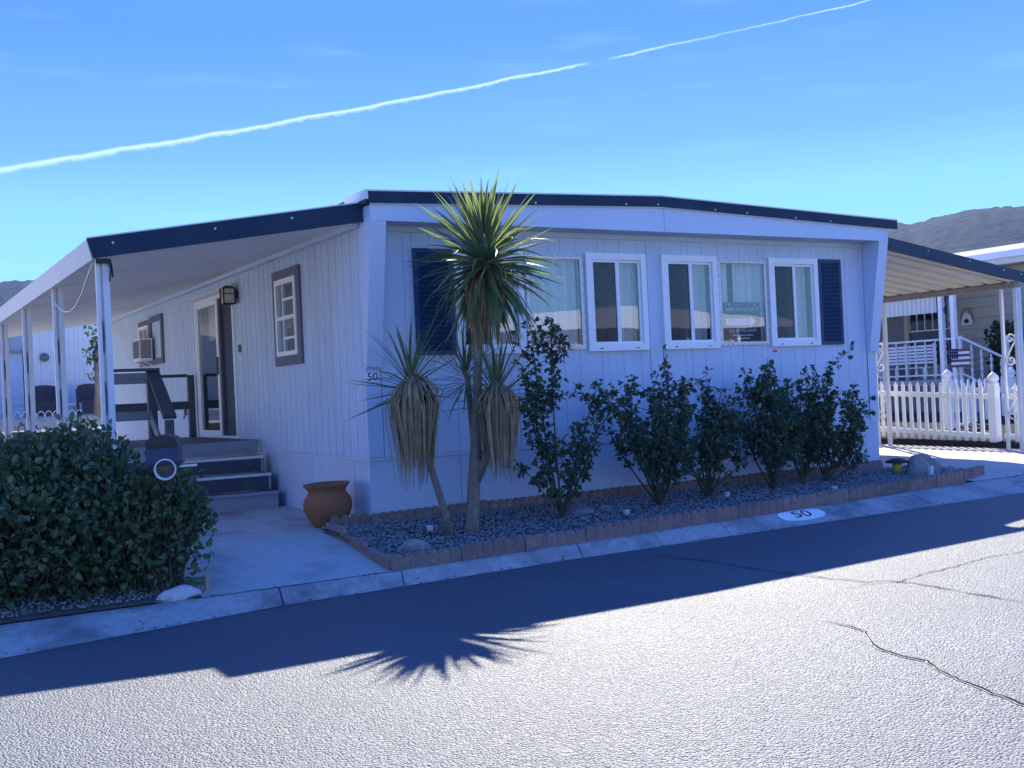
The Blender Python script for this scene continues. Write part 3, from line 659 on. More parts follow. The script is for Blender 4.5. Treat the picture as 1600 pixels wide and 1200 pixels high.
m = MB(); m.box(-0.07, -0.0, 4.25, 6.55, 3.165, 3.205)
k = 4.28
while k < 6.5: m.box(-0.074, -0.07, k, k + .03, 3.150, 3.195); k += .06
obj('door_drip_cap', m, M['white'], home)
obj('vertical_blind', MB().box(0.15, 0.16, 5.3, 6.2, 2.55, 3.05), M['beigepan'], home)
obj('hall_floor_edge', MB().box(0.062, 1.2, 4.3, 6.4, 1.06, 1.12), M['deckwood'], home)
obj('doorbell', MB().box(-0.03, 0.0, 4.14, 4.20, 2.28, 2.38), M['slate'], home)
m = MB(); m.box(-0.035, 0.0, 7.1, 7.17, 1.45, 1.55); m.tube([(-.03, 7.135, 1.45), (-.05, 7.135, 1.40)], .012)
obj('outdoor_tap', m, M['slate'], home)

# house number plaque
pl = thing('house_number_plaque', 'small white plaque with black number 50 at the corner of the grey home', 'house number', (0.065, -0.02, 1.76))
obj('plate', MB().box(-0.004, 0.125, -0.02, -0.011, 1.755, 1.855), M['vinyl'], pl)
t = textmesh('50', 0.115); t.v = [(0.061 + p[0] * 1.05, -0.0225, 1.805 + p[1]) for p in t.v]; obj('number', t, M['ink'], pl)

# ------------------------------------------------------------------ patio awning
awn = thing('patio_awning', 'long white patio awning on slim posts along the home side', 'awning', (-2.5, 6, 0.3))
AX0, AX1 = -2.58, -0.012
def az_(x): return 3.37 + (x - AX1) * (3.37 - 2.955) / (AX1 - AX0)
pm_ = MB(); wd = 0.305
prof = [(0, 0), (0.02, 0), (0.03, 0.03), (0.05, 0.03), (0.06, 0), (0.145, 0), (0.15, 0.007), (0.157, 0.007), (0.162, 0), (0.225, 0), (.23, .007), (.237, .007), (.242, 0), (wd, 0)]
for (ya, za), (yb_, zb) in zip(prof[:-1], prof[1:]):
    pm_.add([(AX0, ya, az_(AX0) + za), (AX1, ya, az_(AX1) + za), (AX1, yb_, az_(AX1) + zb), (AX0, yb_, az_(AX0) + zb)], [(0, 1, 2, 3)])
pme = tomesh('roof_panel', pm_, M['pan'])
y = -0.10
while y < 13.0:
    inst('roof_panel', pme, awn, (0, y, 0.0)); y += wd
AY1 = y
obj('roof_sheet', MB().add([(AX0, -.1, 3.13), (AX1, -.1, 3.535), (AX1, AY1, 3.535), (AX0, AY1, 3.13)], [(0, 1, 2, 3)]), M['white'], awn)
m = MB(); y0, y1 = -0.13, -0.102
m.prism([(AX0 - .01, 2.94), (AX1, 3.355), (AX1, 3.545), (AX0 - .06, 3.11)], lambda x, z: (x, y0, z), lambda x, z: (x, y1, z))
fs = obj('fascia', m, M['navy'], awn)
obj('fascia_edge_trim', MB().beam((AX0 - .06, -.115, 3.117), (AX1, -.115, 3.552), .04, .012), M['white'], awn)
m = MB()
for x in (-2.42, -1.5, -0.75): zz = 3.05 + (x + 2.6) * .17; m.lathe([(0, 0), (.012, 0), (.01, .008), (0, .01)], 8, (x, -.131, zz), Matrix.Rotation(PI / 2, 3, 'X'))
obj('fascia_screw', m, M['white'], awn)
m = MB(); m.prism([(AX0 - .06, 3.105), (AX0 - .045, 3.105), (AX0 - .005, 2.955), (AX0 - .005, 2.93), (AX0 - .02, 2.93)], lambda x, z: (x, -.10, z), lambda x, z: (x, AY1, z))
obj('eave_gutter', m, M['white'], awn)
obj('ledger_trim', MB().box(-0.075, -0.013, 0.0, AY1, 3.31, 3.365), M['siding'], awn)
for k_ in range(6):
    yy = 0.02 + 2.55 * k_; x = -2.50; zb = lotz(x, yy) - .02; zt = 2.945
    m = MB(); m.box(x - .055, x - .025, yy - .05, yy + .01, zb, zt); m.box(x + .0, x + .055, yy - .06, yy + .05, zb, zt)
    p = obj('post', m, M['white'], awn)
    obj('post_web', MB().box(x - .026, x + .002, yy - .02, yy - .006, zb, zt), M['white'], p)
    z = 0.6
    while z < 2.8:
        m = MB(); m.prism([(.011 * math.cos(a) , .16 * math.sin(a)) for a in [2 * PI * i / 12 for i in range(12)]], lambda u, w_: (x - .0125 + u, yy - .0225, z + w_), lambda u, w_: (x - .0125 + u, yy - .0205, z + w_)); z += .55
        obj('web_slot', m, M['slate'], p)
pts = [(-2.5 - .06, 2.45, 2.80)] + [(-2.56, 2.45 - 2.35 * t, 2.80 + .14 * t - 0.30 * math.sin(PI * t) * .9) for t in (.15, .3, .45, .6, .75, .9)] + [(-2.56, 0.05, 2.93)]
obj('cord', MB().tube(pts, 0.008, 5), M['white'], awn, True)
m = MB(); m.tube([(-2.47, -.05, 2.95), (-2.43, -.07, 2.90), (-2.42, -.07, 2.78)], .01, 5); m.tube([(-2.47, -.05, 2.95), (-2.44, -.08, 2.86), (-2.45, -.08, 2.74)], .008, 5); m.box(-2.56, -2.43, -.075, -.06, 2.90, 2.945)
obj('cable_tie', m, M['black'], awn)

# ------------------------------------------------------------------ carport on the other side
cp = thing('carport', 'corrugated beige carport roof with dark blue edge on scrolled white columns', 'carport', (9.4, 5, 0.3))
CX0, CX1 = W + .02, 11.2
def cz(x): return 3.455 - (x - CX0) * 0.145
pm_ = MB(); wd = 0.335
prof = [(0, 0), (0.11, 0), (0.14, 0.06), (0.19, 0.06), (0.22, 0), (wd, 0)]
for (ya, za), (yb_, zb) in zip(prof[:-1], prof[1:]):
    pm_.add([(CX0, ya, cz(CX0) + za), (CX1, ya, cz(CX1) + za), (CX1, yb_, cz(CX1) + zb), (CX0, yb_, cz(CX0) + zb)], [(0, 1, 2, 3)])
pme = tomesh('roof_panel', pm_, M['beigepan']); y = 0.43
while y < 10: inst('roof_panel', pme, cp, (0, y, 0)); y += wd
CY1 = y
obj('roof_sheet', MB().add([(CX0, .43, cz(CX0) + .12), (CX1, .43, cz(CX1) + .12), (CX1, CY1, cz(CX1) + .12), (CX0, CY1, cz(CX0) + .12)], [(0, 1, 2, 3)]), M['white'], cp)
def cf(x): t = (x - CX0) / (CX1 + .05 - CX0); return -.20 + .60 * t, 3.43 - (x - CX0) * .0925
m = MB(); Q = []
for x in (CX0, CX1 + .05):
    y_, z_ = cf(x); m.v += [(x, y_, z_ - .168), (x, y_, z_), (x, y_ + .026, z_), (x, y_ + .026, z_ - .168)]
m.f = [(0, 1, 2, 3), (4, 7, 6, 5), (0, 4, 5, 1), (1, 5, 6, 2), (2, 6, 7, 3), (3, 7, 4, 0)]
obj('fascia', m, M['navy'], cp)
obj('front_sheet', MB().add([(CX0, -.17, 3.405), (CX1, .42, 3.05), (CX1, .431, cz(CX1) + .118), (CX0, .431, cz(CX0) + .118)], [(0, 1, 2, 3)]), M['beigepan'], cp)
m = MB()
for x in (8.5, 9.6, 10.6, 11.12): m.lathe([(0, 0), (.013, 0), (.01, .008), (0, .01)], 8, (x, cf(x)[0] - .001, cf(x)[1] - .05), Matrix.Rotation(PI / 2, 3, 'X'))
obj('fascia_screw', m, M['white'], cp)
obj('beam', MB().box(11.02, 11.14, .44, CY1, cz(11.1) - .085, cz(11.1) - .003), M['beam'], cp)
def scroll(x, y0, y1, z0, z1):
    """S-shaped wrought scroll between the two tubes of a column"""
    cy = (y0 + y1) / 2; r = (y1 - y0) / 2 - .006; P = []
    for i in range(26):
        a = i / 25 * 2.3 * PI; rr = 0.022 + (r - .022) * i / 25
        P.append((x, cy + rr * math.cos(a + PI), z1 - r + rr * math.sin(a + PI)))
    lo = []
    for i in range(26):
        a = (25 - i) / 25 * 2.3 * PI; rr = 0.022 + (r - .022) * (25 - i) / 25
        lo.append((x, cy - rr * math.cos(a + PI), z0 + r - rr * math.sin(a + PI)))
    return P + lo
for y0, y1, zt in ((0.46, 0.70, cz(11.1) - .086), (3.02, 3.26, cz(11.1) - .086), (6.5, 6.74, cz(11.1) - .086)):
    x = 11.06; zb = lotz(x, y0) - .02
    m = MB(); m.box(x - .03, x + .03, y0 - .035, y0 + .02, zb, zt); m.box(x - .025, x + .025, y1 - .02, y1 + .02, zb, zt)
    if y0 < 1: m.box(x + .032, x + .085, y0 - .045, y0 + .03, zb, zt)
    c = obj('column', m, M['white'], cp)
    for z0 in (0.78, 1.62): obj('scroll', MB().tube(scroll(x, y0 + .021, y1 - .021, z0, z0 + .52), .012, 6), M['white'], c, True)

# ------------------------------------------------------------------ porch deck and steps
dk = thing('porch_deck', 'grey wooden porch deck with steps and dark handrail in front of the sliding door', 'porch', (-1.1, 4.5, 0.3))
SX0, SX1 = -1.38, -0.13
k_ = 0; x = -2.05
bm_ = MB().box(-1.90, -0.06, 0, 0.138, 1.095, 1.13); bme = tomesh('deck_board', bm_, M['deckwood']); y = 3.40
while y < 6.5: inst('deck_board', bme, dk, (0, y, 0)); y += .143
m = MB(); m.box(-1.90, -0.08, 3.372, 3.397, .955, 1.128); obj('deck_fascia', m, M['deckgrey'], dk)
obj('deck_skirt', MB().box(-1.90, SX0 - .02, 3.40, 3.42, .3, .95), M['deckwood'], dk)
for i, (yy, zt, mt) in enumerate(((3.10, .945, 'deckwood'), (2.83, .74, 'deckwood'), (2.57, .535, 'deckgrey'))):
    obj('step_riser', MB().box(SX0, SX1 + .02, yy, yy + .02, zt - .20, zt - .028), M[mt], dk)
    t_ = obj('step_tread', MB().box(SX0, SX1 + .02, yy - .012, yy + .275, zt - .027, zt), M['deckwood'], dk)
    obj('nosing', MB().box(SX0, SX1 + .024, yy - .024, yy - .0125, zt - .033, zt + .003), M['white'] if mt == 'deckwood' else M['deckgrey'], t_)
    if mt == 'deckwood': obj('riser_edge', MB().box(SX1 - .005, SX1 + .023, yy - .004, yy - .0005, zt - .2, zt - .034), M['deckgrey'], dk)
    obj('step_cheek', MB().box(SX1 + .021, SX1 + .04, yy + .02, 3.37, .3, zt - .029), M['deckwood'], dk)
for nm, a in (('rail_post', (-1.40, -1.30, 3.36, 3.46, .96, 2.04)), ('rail_post', (-1.90, -1.81, 3.38, 3.47, .96, 2.0)), ('rail_post', (-1.37, -1.28, 2.66, 2.75, .45, 1.45)), ('rail_post', (-.14, -.05, 6.40, 6.49, 1.13, 2.06))):
    obj(nm, MB().box(*a), M['deckwood'], dk)
obj('top_rail', MB().box(-1.92, -1.405, 3.335, 3.357, 1.89, 2.02), M['railskylit'], dk)
obj('rail_cap', MB().box(-1.92, -1.26, 3.33, 3.48, 2.042, 2.075), M['deckwood'], dk)
obj('bottom_rail', MB().box(-1.92, -1.405, 3.335, 3.357, 1.45, 1.56), M['railskylit'], dk)
obj('stair_rail', MB().beam((-1.335, 3.42, 2.06), (-1.335, 2.62, 1.475), .15, .04), M['deckwood'], dk)
obj('stair_bottom_rail', MB().beam((-1.385, 3.40, 1.53), (-1.385, 2.72, 1.06), .025, .11), M['railskylit'], dk)
obj('top_rail', MB().box(-1.2, -.145, 6.42, 6.47, 2.03, 2.075), M['deckwood'], dk)
obj('bottom_rail', MB().box(-1.2, -.145, 6.43, 6.46, 1.55, 1.67), M['deckwood'], dk)

# ------------------------------------------------------------------ things fixed to the home
ac = thing('window_air_conditioner', 'white window air conditioner sticking out below the grey framed window', 'air conditioner', (-0.15, 9.2, 2.38))
m = MB(); m.box(-0.27, -0.06, 8.98, 9.52, 2.40, 2.78); obj('case', m, M['vinyl'], ac)
m = MB()
for i in range(9): m.box(-0.255, -0.08, 8.972, 8.979, 2.45 + i * .034, 2.468 + i * .034)
obj('side_grille', m, M['black'], ac)
obj('back_grille', MB().box(-0.276, -.271, 9.02, 9.48, 2.45, 2.74), M['slate'], ac)
m = MB(); m.beam((-.24, 9.0, 2.40), (-.03, 9.0, 2.3), .02, .02); m.beam((-.24, 9.5, 2.40), (-.03, 9.5, 2.3), .02, .02); obj('bracket', m, M['white'], ac)
lp = thing('wall_lantern', 'square black wall lantern with cream panes beside the sliding door', 'lamp', (-0.1, 4.22, 2.92))
m = MB()
for dx in (-.075, .075):
    for dy in (-.075, .075): m.box(-.13 + dx - .008, -.13 + dx + .008, 4.22 + dy - .008, 4.22 + dy + .008, 2.93, 3.13)
m.box(-.21, -.05, 4.14, 4.30, 2.92, 2.935); m.box(-.21, -.05, 4.14, 4.30, 3.055, 3.065)
obj('cage', m, M['black'], lp)
obj('lamp_glass', MB().box(-.198, -.062, 4.152, 4.288, 2.937, 3.128), M['lampglass'], lp)
m = MB(); m.add([(-.22, 4.13, 3.131), (-.04, 4.13, 3.131), (-.04, 4.31, 3.131), (-.22, 4.31, 3.131), (-.16, 4.19, 3.17), (-.10, 4.19, 3.17), (-.10, 4.25, 3.17), (-.16, 4.25, 3.17)], [(0, 3, 2, 1), (4, 5, 6, 7), (0, 1, 5, 4), (1, 2, 6, 5), (2, 3, 7, 6), (3, 0, 4, 7)])
obj('lamp_roof', m, M['black'], lp)
obj('mount', MB().box(-.05, .0, 4.18, 4.26, 3.0, 3.11), M['black'], lp)

# realty sign hanging inside the picture window
sg = thing('open_house_sign', 'realty sign with white OPEN HOUSE arrow hung inside the picture window', 'sign', (5.06, 0.03, 2.09))
obj('board', MB().box(4.775, 5.375, 0.028, 0.034, 2.085, 2.565), M['signblue'], sg)
def sgt(body, size, x, z, mat, shear=0.0, y=0.0265, sx=1.0):
    t = textmesh(body, size, shear); t.v = [(x + p[0] * sx, y, z + p[1]) for p in t.v]; obj('lettering', t, M[mat], sg)
sgt('HOMES WITH MY REALTY', 0.060, 5.075, 2.475, 'signwhite', sx=.76)
m = MB(); m.add([(4.81, .0262, 2.285), (5.20, .0262, 2.285), (5.20, .0262, 2.255), (5.29, .0262, 2.325), (5.20, .0262, 2.395), (5.20, .0262, 2.365), (4.81, .0262, 2.365)], [(0, 1, 2, 3, 4, 5, 6)])
obj('arrow', m, M['signwhite'], sg)
sgt('OPEN HOUSE', 0.078, 5.015, 2.325, 'signtext', 0.25, 0.0245, .78)
sgt('(520) 887-4965 |HWMY', 0.062, 5.075, 2.21, 'signwhite', 0, .0265, .74)
for x0, x1, z0 in ((4.90, 5.24, 2.150), (4.95, 5.19, 2.112)): obj('small_print', MB().box(x0, x1, .0262, .0272, z0, z0 + .012), M['signwhite'], sg)
m = MB()
for x in (4.86, 5.29): m.lathe([(0, 0), (.012, 0), (.012, .006), (0, .008)], 10, (x, .028, 2.535), Matrix.Rotation(PI / 2, 3, 'X'))
obj('suction_cup', m, M['clear'], sg)

# ------------------------------------------------------------------ mailbox and newspaper tube
mbx = thing('mailbox', 'dark blue mailbox on a post half hidden in the leafy shrub', 'mailbox', (-2.40, -1.62, 0.15))
T = Matrix.Rotation(math.radians(-8), 3, 'Z')
def rot(m, c, ang):
    R_ = Matrix.Rotation(math.radians(ang), 3, 'Z'); c = Vector(c)
    m.v = [tuple(R_ @ (Vector(p) - c) + c) for p in m.v]; return m
MC = (-2.40, -1.62, 1.28); MA = -18
sec = [(-.115, -.10), (.115, -.10), (.115, .05)] + [(.115 * math.cos(a), .05 + .055 * math.sin(a)) for a in [PI * i / 8 for i in range(1, 8)]] + [(-.115, .05)]
m = MB().prism(sec, lambda u, w_: (MC[0] + u, MC[1] - .22, MC[2] + w_), lambda u, w_: (MC[0] + u, MC[1] + .26, MC[2] + w_)); obj('body', rot(m, MC, MA), M['black'], mbx)
m = MB().box(MC[0] - .117, MC[0] + .117, MC[1] - .235, MC[1] - .221, MC[2] - .105, MC[2] + .01); obj('door', rot(m, MC, MA), M['boxblue'], mbx)
m = MB().box(MC[0] - .10, MC[0] + .10, MC[1] - .232, MC[1] - .221, MC[2] + .02, MC[2] + .07); obj('door_panel', rot(m, MC, MA), M['black'], mbx)
m = MB().box(MC[0] - .13, MC[0] + .13, MC[1] - .25, MC[1] + .28, MC[2] - .125, MC[2] - .106)
obj('tray', rot(m, MC, MA), M['black'], mbx)
obj('post', MB().box(-2.44, -2.36, -1.46, -1.38, .10, 1.15), M['black'], mbx)
nt = thing('newspaper_tube', 'white round newspaper tube under the dark mailbox', 'newspaper tube', (-2.44, -1.75, 1.05))
TA = Matrix.Rotation(math.radians(-14), 3, 'Z') @ Matrix.Rotation(PI / 2, 3, 'X')
obj('tube', MB().lathe([(.070, -.30), (.080, -.30), (.080, .09), (.0815, .095), (.070, .095), (.070, -.28), (.0, -.28)], 32, (-2.44, -1.80, 1.13), TA), M['white'], nt, True)
m = MB()
for i in range(4): rot(m.box(-2.31 + i * .035, -2.285 + i * .035, -1.845, -1.835, 1.135, 1.155), (0, 0, 0), 0)
m2 = MB().box(-2.33, -2.20, -1.80, -1.78, 1.135, 1.152)
obj('bracket', m2, M['white'], nt)

# ------------------------------------------------------------------ clay pot
cpz = lotz(-.31, .34) + .012
pot = thing('clay_pot', 'weathered round terracotta pot with flared rim by the home corner', 'pot', (-.33, .34, cpz))
prof = [(0.0, 0.0), (.15, 0.0), (.165, .02), (.215, .10), (.245, .18), (.25, .23), (.235, .28), (.205, .32), (.19, .345), (.195, .37), (.225, .405), (.24, .425), (.232, .432), (.205, .405), (.17, .35), (.20, .28), (.21, .2), (.0, .18)]
obj('body', MB().lathe(prof, 40, (-.33, .34, cpz), Matrix.Rotation(math.radians(-2), 3, 'Y')), M['clay'], pot, True)

# ------------------------------------------------------------------ planter: edging blocks, soil, slate chippings
edg = thing('garden_edging', 'scalloped red concrete edging blocks around the gravel bed below the windows', 'edging', (3.5, -1.3, 0.15))
def block_mesh(L, h, d, nsc, mat, rot_=False):
    m = MB(); n = nsc * 8
    top = []
    for i in range(n + 1):
        u = i / n; ph = (u * nsc) % 1.0 if i < n else 1.0
        c_ = math.sqrt(max(0, 1 - (2 * ph - 1) ** 2))
        top.append((u * L, h - .042 + .042 * c_, d / 2 - .010 + .010 * c_))
    for sg_ in (-1, 1):
        for x, zz, yy in top: m.v.append((x, sg_ * yy, 0)); m.v.append((x, sg_ * yy * .9, zz))
    K = 2 * (n + 1)
    for i in range(n):
        a = 2 * i
        m.f.append((a, a + 2, a + 3, a + 1)); m.f.append((K + a, K + a + 1, K + a + 3, K + a + 2)); m.f.append((a + 1, a + 3, K + a + 3, K + a + 1))
    m.f.append((0, 1, K + 1, K)); m.f.append((2 * n, K + 2 * n, K + 2 * n + 1, 2 * n + 1))
    return tomesh('edging_block', m, mat)
front = [(-.63, -1.84), (1.40, -1.73), (4.03, -1.60), (6.2, -1.44), (7.35, -1.30), (8.02, -1.10)]
side = [(-.47, 0.02), (-.63, -1.82)]
back = [(-.44, 0.03), (-.05, -.07), (2.0, -.06), (7.36, -.06)]
far = [(7.45, -.15), (8.0, -1.0)]
BM = {}
def run(pts, mats, h, L=0.60, d=0.055, gap=.008, seed=1, zoff=0.0):
    rr = random.Random(seed)
    for (x0, y0), (x1, y1) in zip(pts[:-1], pts[1:]):
        D = math.hypot(x1 - x0, y1 - y0); n = max(1, round(D / L)); l = D / n; ang = math.atan2(y1 - y0, x1 - x0)
        for i in range(n):
            short = rr.random() < .18
            mt = rr.choice(mats); key = (round(l, 3), mt, h)
            if key not in BM: BM[key] = block_mesh(l - gap, h, d, max(2, round(l / .105)), M[mt])
            x = x0 + (x1 - x0) * i / n; y = y0 + (y1 - y0) * i / n
            x2, y2 = x + l * math.cos(ang), y + l * math.sin(ang)
            zb = min(kz(p_[0], p_[1]) if p_[1] < yb(p_[0]) else lotz(*p_) for p_ in ((x, y - .03), (x2, y2 - .03), (x, y + .03), (x2, y2 + .03))) - .035 + zoff
            q_ = Euler((rr.uniform(-.06, .06), -math.atan(0.01) * math.cos(ang) + rr.uniform(-.012, .012), ang + rr.uniform(-.012, .012))).to_quaternion()
            inst('edging_block', BM[key], edg, (x, y, zb + rr.uniform(-.008, .006)), q_)
run(front, ['block', 'block', 'block', 'block', 'oldblock'], .175, seed=3)
run(side, ['block'], .170, .62, seed=4, zoff=.0)
run(back, ['block', 'oldblock', 'oldblock'], .15, seed=5, zoff=.03)
run(far, ['oldblock', 'block'], .12, .3, seed=6)
def in_bed(x, y):
    if not (-.56 < x < 7.9): return False
    f = interp(x, [p[0] for p in front], [p[1] for p in front]) + .05
    b = -.10 if x > -.05 else -.05
    if x > 7.35: b = -.15 - (x - 7.4) * 1.4
    return f < y < b
bed = MB()
nxx = 60
for i in range(nxx + 1):
    x = -.58 + 8.45 * i / nxx; f = interp(x, [p[0] for p in front], [p[1] for p in front]); b = -.03 if x < 7.35 else max(f + .02, -.03 - (x - 7.35) * 1.5)
    for k in range(9): yy = f + (b - f) * k / 8; bed.v.append((x, yy, lotz(x, yy) + .035 + .015 * noise.noise((x * 3, yy * 3, 1))))
for i in range(nxx):
    for k in range(8): a = i * 9 + k; bed.f.append((a, a + 9, a + 10, a + 1))
structure('planting_bed', bed, M['dirt'], True)
def pebbles(name, n, inside, zf, mat, s0, s1, label, seed, xr, yr):
    rr = random.Random(seed); m = MB(); c = 0
    while c < n:
        x = rr.uniform(*xr); y = rr.uniform(*yr)
        if not inside(x, y): continue
        c += 1; s = rr.uniform(s0, s1); z = zf(x, y); a = rr.random() * 7; tx = rr.uniform(-.5, .5); ty = rr.uniform(-.5, .5)
        R_ = Euler((tx, ty, a)).to_matrix(); e = (1, rr.uniform(.5, .9), rr.uniform(.3, .6))
        P = [(1, 0, 0), (.2, 1, 0), (-.9, .35, 0), (-.4, -.9, 0), (.1, .1, 1), (0, 0, -1)]
        vs2 = [tuple(R_ @ Vector((p[0] * s * e[0] * rr.uniform(.8, 1.2), p[1] * s * e[1], p[2] * s * e[2])) + Vector((x, y, z))) for p in P]
        m.add(vs2, [(0, 1, 4), (1, 2, 4), (2, 3, 4), (3, 0, 4), (1, 0, 5), (2, 1, 5), (3, 2, 5), (0, 3, 5)])
    o = obj(name, m, mat, None, False, 'stuff'); o['label'] = label; o['category'] = 'gravel'
    return o
pebbles('gravel', 15000, in_bed, lambda x, y: lotz(x, y) + .052, M['pebble'], .009, .022, 'blue grey slate chippings covering the planting bed under the windows', 11, (-.6, 7.9), (-1.9, 0))

# rocks
def rockmesh(name, sx, sy, sz, seed, rough=.22, n=3):
    bm = bmesh.new(); bmesh.ops.create_icosphere(bm, subdivisions=n, radius=1.0)
    for v in bm.verts:
        f = 1 + rough * noise.fractal(v.co * 1.1 + Vector((seed, seed * 2, 0)), 1.0, 2.0, 3) + .05 * noise.noise(v.co * 5 + Vector((seed, 0, 0)))
        v.co = Vector((v.co.x * sx * f, v.co.y * sy * f, max(-.35, v.co.z) * sz * f))
    me = bpy.data.meshes.new(name); bm.to_mesh(me); bm.free(); return me
def rock(name, x, y, z, sx, sy, sz, seed, mat, label, cat='rock', ang=0, group=None):
    me = rockmesh(name, sx, sy, sz, seed); me.materials.append(M[mat]); o = bpy.data.objects.new(name, me); col.objects.link(o)
    me.polygons.foreach_set('use_smooth', [True] * len(me.polygons))
    o.location = (x, y, z); o.rotation_euler = (0, 0, ang); tag(o, label, cat, group); return o
rock('boulder', 7.25, -.80, .24, .26, .19, .30, 2.0, 'rock', 'large rounded granite boulder at the driveway end of the planting bed', 'boulder')
rock('rock', -.22, -1.42, .235, .155, .09, .095, 5.0, 'rock', 'oval tan rock at the path corner of the gravel bed')
rock('rock', 2.05, -.72, .25, .17, .12, .10, 7.0, 'rock', 'flat brown rock beside the tall rose bush stem')
rock('rock', 2.42, -.62, .26, .09, .07, .07, 8.0, 'rock', 'small round rock to the right of the flat brown rock')
rock('flat_stone', -2.36, -1.68, .14, .17, .10, .075, 12.0, 'palerock', 'flat whitish stone on the kerb edge under the shrub', 'stone', .1)
rr_ = random.Random(9)
for x, y, lab in ((7.55, -.95, 'dark fist sized stone just past the big boulder'), (7.72, -.85, 'smallest dark stone in the corner of the bed past the boulder'), (7.60, -.55, 'dark stone behind the boulder nearest the driveway wall')):
    rock('rock', x, y, lotz(x, y) + .05, .085, .07, .06, rr_.random() * 20, 'rock', lab)

# solar lights and stakes in the bed
def solar(x, y, label, h=.10):
    z = lotz(x, y) + .05; t_ = thing('solar_light', label, 'garden light', (x, y, z), 'small solar lights in the gravel bed')
    obj('stake', MB().tube([(x, y, z - .03), (x, y, z + h * .5)], .008, 6), M['black'], t_)
    obj('lens', MB().lathe([(0, h * .35), (.028, h * .38), (.034, h * .85), (.0, h * .87)], 14, (x, y, z)), M['clear'], t_, True)
    obj('cap', MB().lathe([(.036, h * .87), (.038, h * .93), (.0, h)], 14, (x, y, z)), M['alu'], t_, True)
solar(.16, -.98, 'clear solar light beside the oval tan rock'); solar(2.22, -1.28, 'clear solar light by the front edging near the tall rose bush')
solar(3.78, -1.02, 'clear solar light between two rose bushes low in the gravel'); solar(5.05, -1.38, 'clear solar light right behind the front edging below the picture window')
x, y = 6.98, -.62; z = lotz(x, y) + .04
t_ = thing('garden_lantern', 'amber solar lantern with black hat beside the big boulder', 'garden light', (x, y, z))
obj('lens', MB().lathe([(0, 0), (.05, .02), (.062, .09), (.055, .14), (0, .145)], 18, (x, y, z)), M['amber'], t_, True)
obj('cap', MB().lathe([(0, .145), (.15, .147), (.14, .17), (.07, .20), (0, .21)], 18, (x, y, z)), M['black'], t_, True)
o = recenter(obj('marker_stake', MB().box(6.86, 6.90, -1.24, -1.20, .22, .44), M['paintwhite'])); tag(o, 'short white marker stake in front of the big boulder', 'stake')
o = recenter(obj('marker_stake', MB().box(-2.13, -2.10, -1.62, -1.59, .10, .27), M['wood'])); tag(o, 'short wooden stake in the dirt beside the whitish stone', 'stake')

# kerb number: painted oval with stencilled 50
ov = thing('kerb_number', 'white painted oval with black number 50 on the concrete kerb', 'house number', (4.12, -1.80, .15))
m = MB(); cx, cy = 4.12, -1.79; n = 28
def kp(u, w_, dz): x = cx + u; y = cy + w_; return (x, y, kz(x, y) + dz)
m.v.append(kp(0, 0, .004))
rings = 4
for r_ in range(1, rings + 1):
    for i in range(n):
        a = 2 * PI * i / n; c_, s_ = math.cos(a), math.sin(a); sq = 1 / max(abs(c_) ** 2.6 + abs(s_) ** 2.6, 1e-6) ** (1 / 2.6)
        m.v.append(kp(.32 * c_ * sq * r_ / rings, .10 * s_ * sq * r_ / rings, .005))
for i in range(n): m.f.append((0, 1 + i, 1 + (i + 1) % n))
for r_ in range(rings - 1):
    for i in range(n): a = 1 + r_ * n + i; b = 1 + r_ * n + (i + 1) % n; m.f.append((a, a + n, b + n, b))
obj('oval', m, M['paintwhite'], ov)
t = textmesh('50', .15); t.v = [kp(p[0] * 1.8, p[1] * 1.1, .009) for p in t.v]; obj('number', t, M['ink'], ov)

for i, (pts, w, sd) in enumerate(CR): crack(pts, w, sd)

# ------------------------------------------------------------------ cordylines
def blade(name, droop, w, seg=6, fold=.22, curl=0.0):
    """a strap leaf of length 1 along +X, arching down"""
    m = MB(); x = 0; z = 0; a = 0.0
    for i in range(seg + 1):
        t = i / seg; ww = w * (0.62 + 0.38 * math.sin(min(1, t * 2.2) * PI / 2)) * (1 - max(0, (t - .45) / .55) ** 1.6) + .0015
        m.v += [(x, -ww / 2, z + fold * ww), (x, curl * t * .1, z), (x, ww / 2, z + fold * ww)]
        a = -droop * (t + .5 / seg) ** 1.6 * 1.35
        x += math.cos(a) / seg; z += math.sin(a) / seg
    for i in range(seg):
        b = 3 * i; m.f += [(b, b + 3, b + 4, b + 1), (b + 1, b + 4, b + 5, b + 2)]
    return m
BL = [tomesh('leaf', blade('leaf', d, w), M['palmleaf'], True) for d, w in ((.05, .055), (.2, .055), (.45, .058), (.8, .052), (.12, .065), (.6, .06))]
BT = [tomesh('leaf', blade('leaf', d, w), M['palmleaf'], True) for d, w in ((.05, .034), (.25, .034), (.5, .032), (.9, .03))]
BD = [tomesh('leaf', blade('leaf', d, w), M['dead'], True) for d, w in ((.9, .04), (1.3, .034), (.5, .045), (1.6, .03))]
def qdir(az, el, roll=0.0):
    return (Matrix.Rotation(az, 3, 'Z') @ Matrix.Rotation(-el, 3, 'Y') @ Matrix.Rotation(roll, 3, 'X')).to_quaternion()
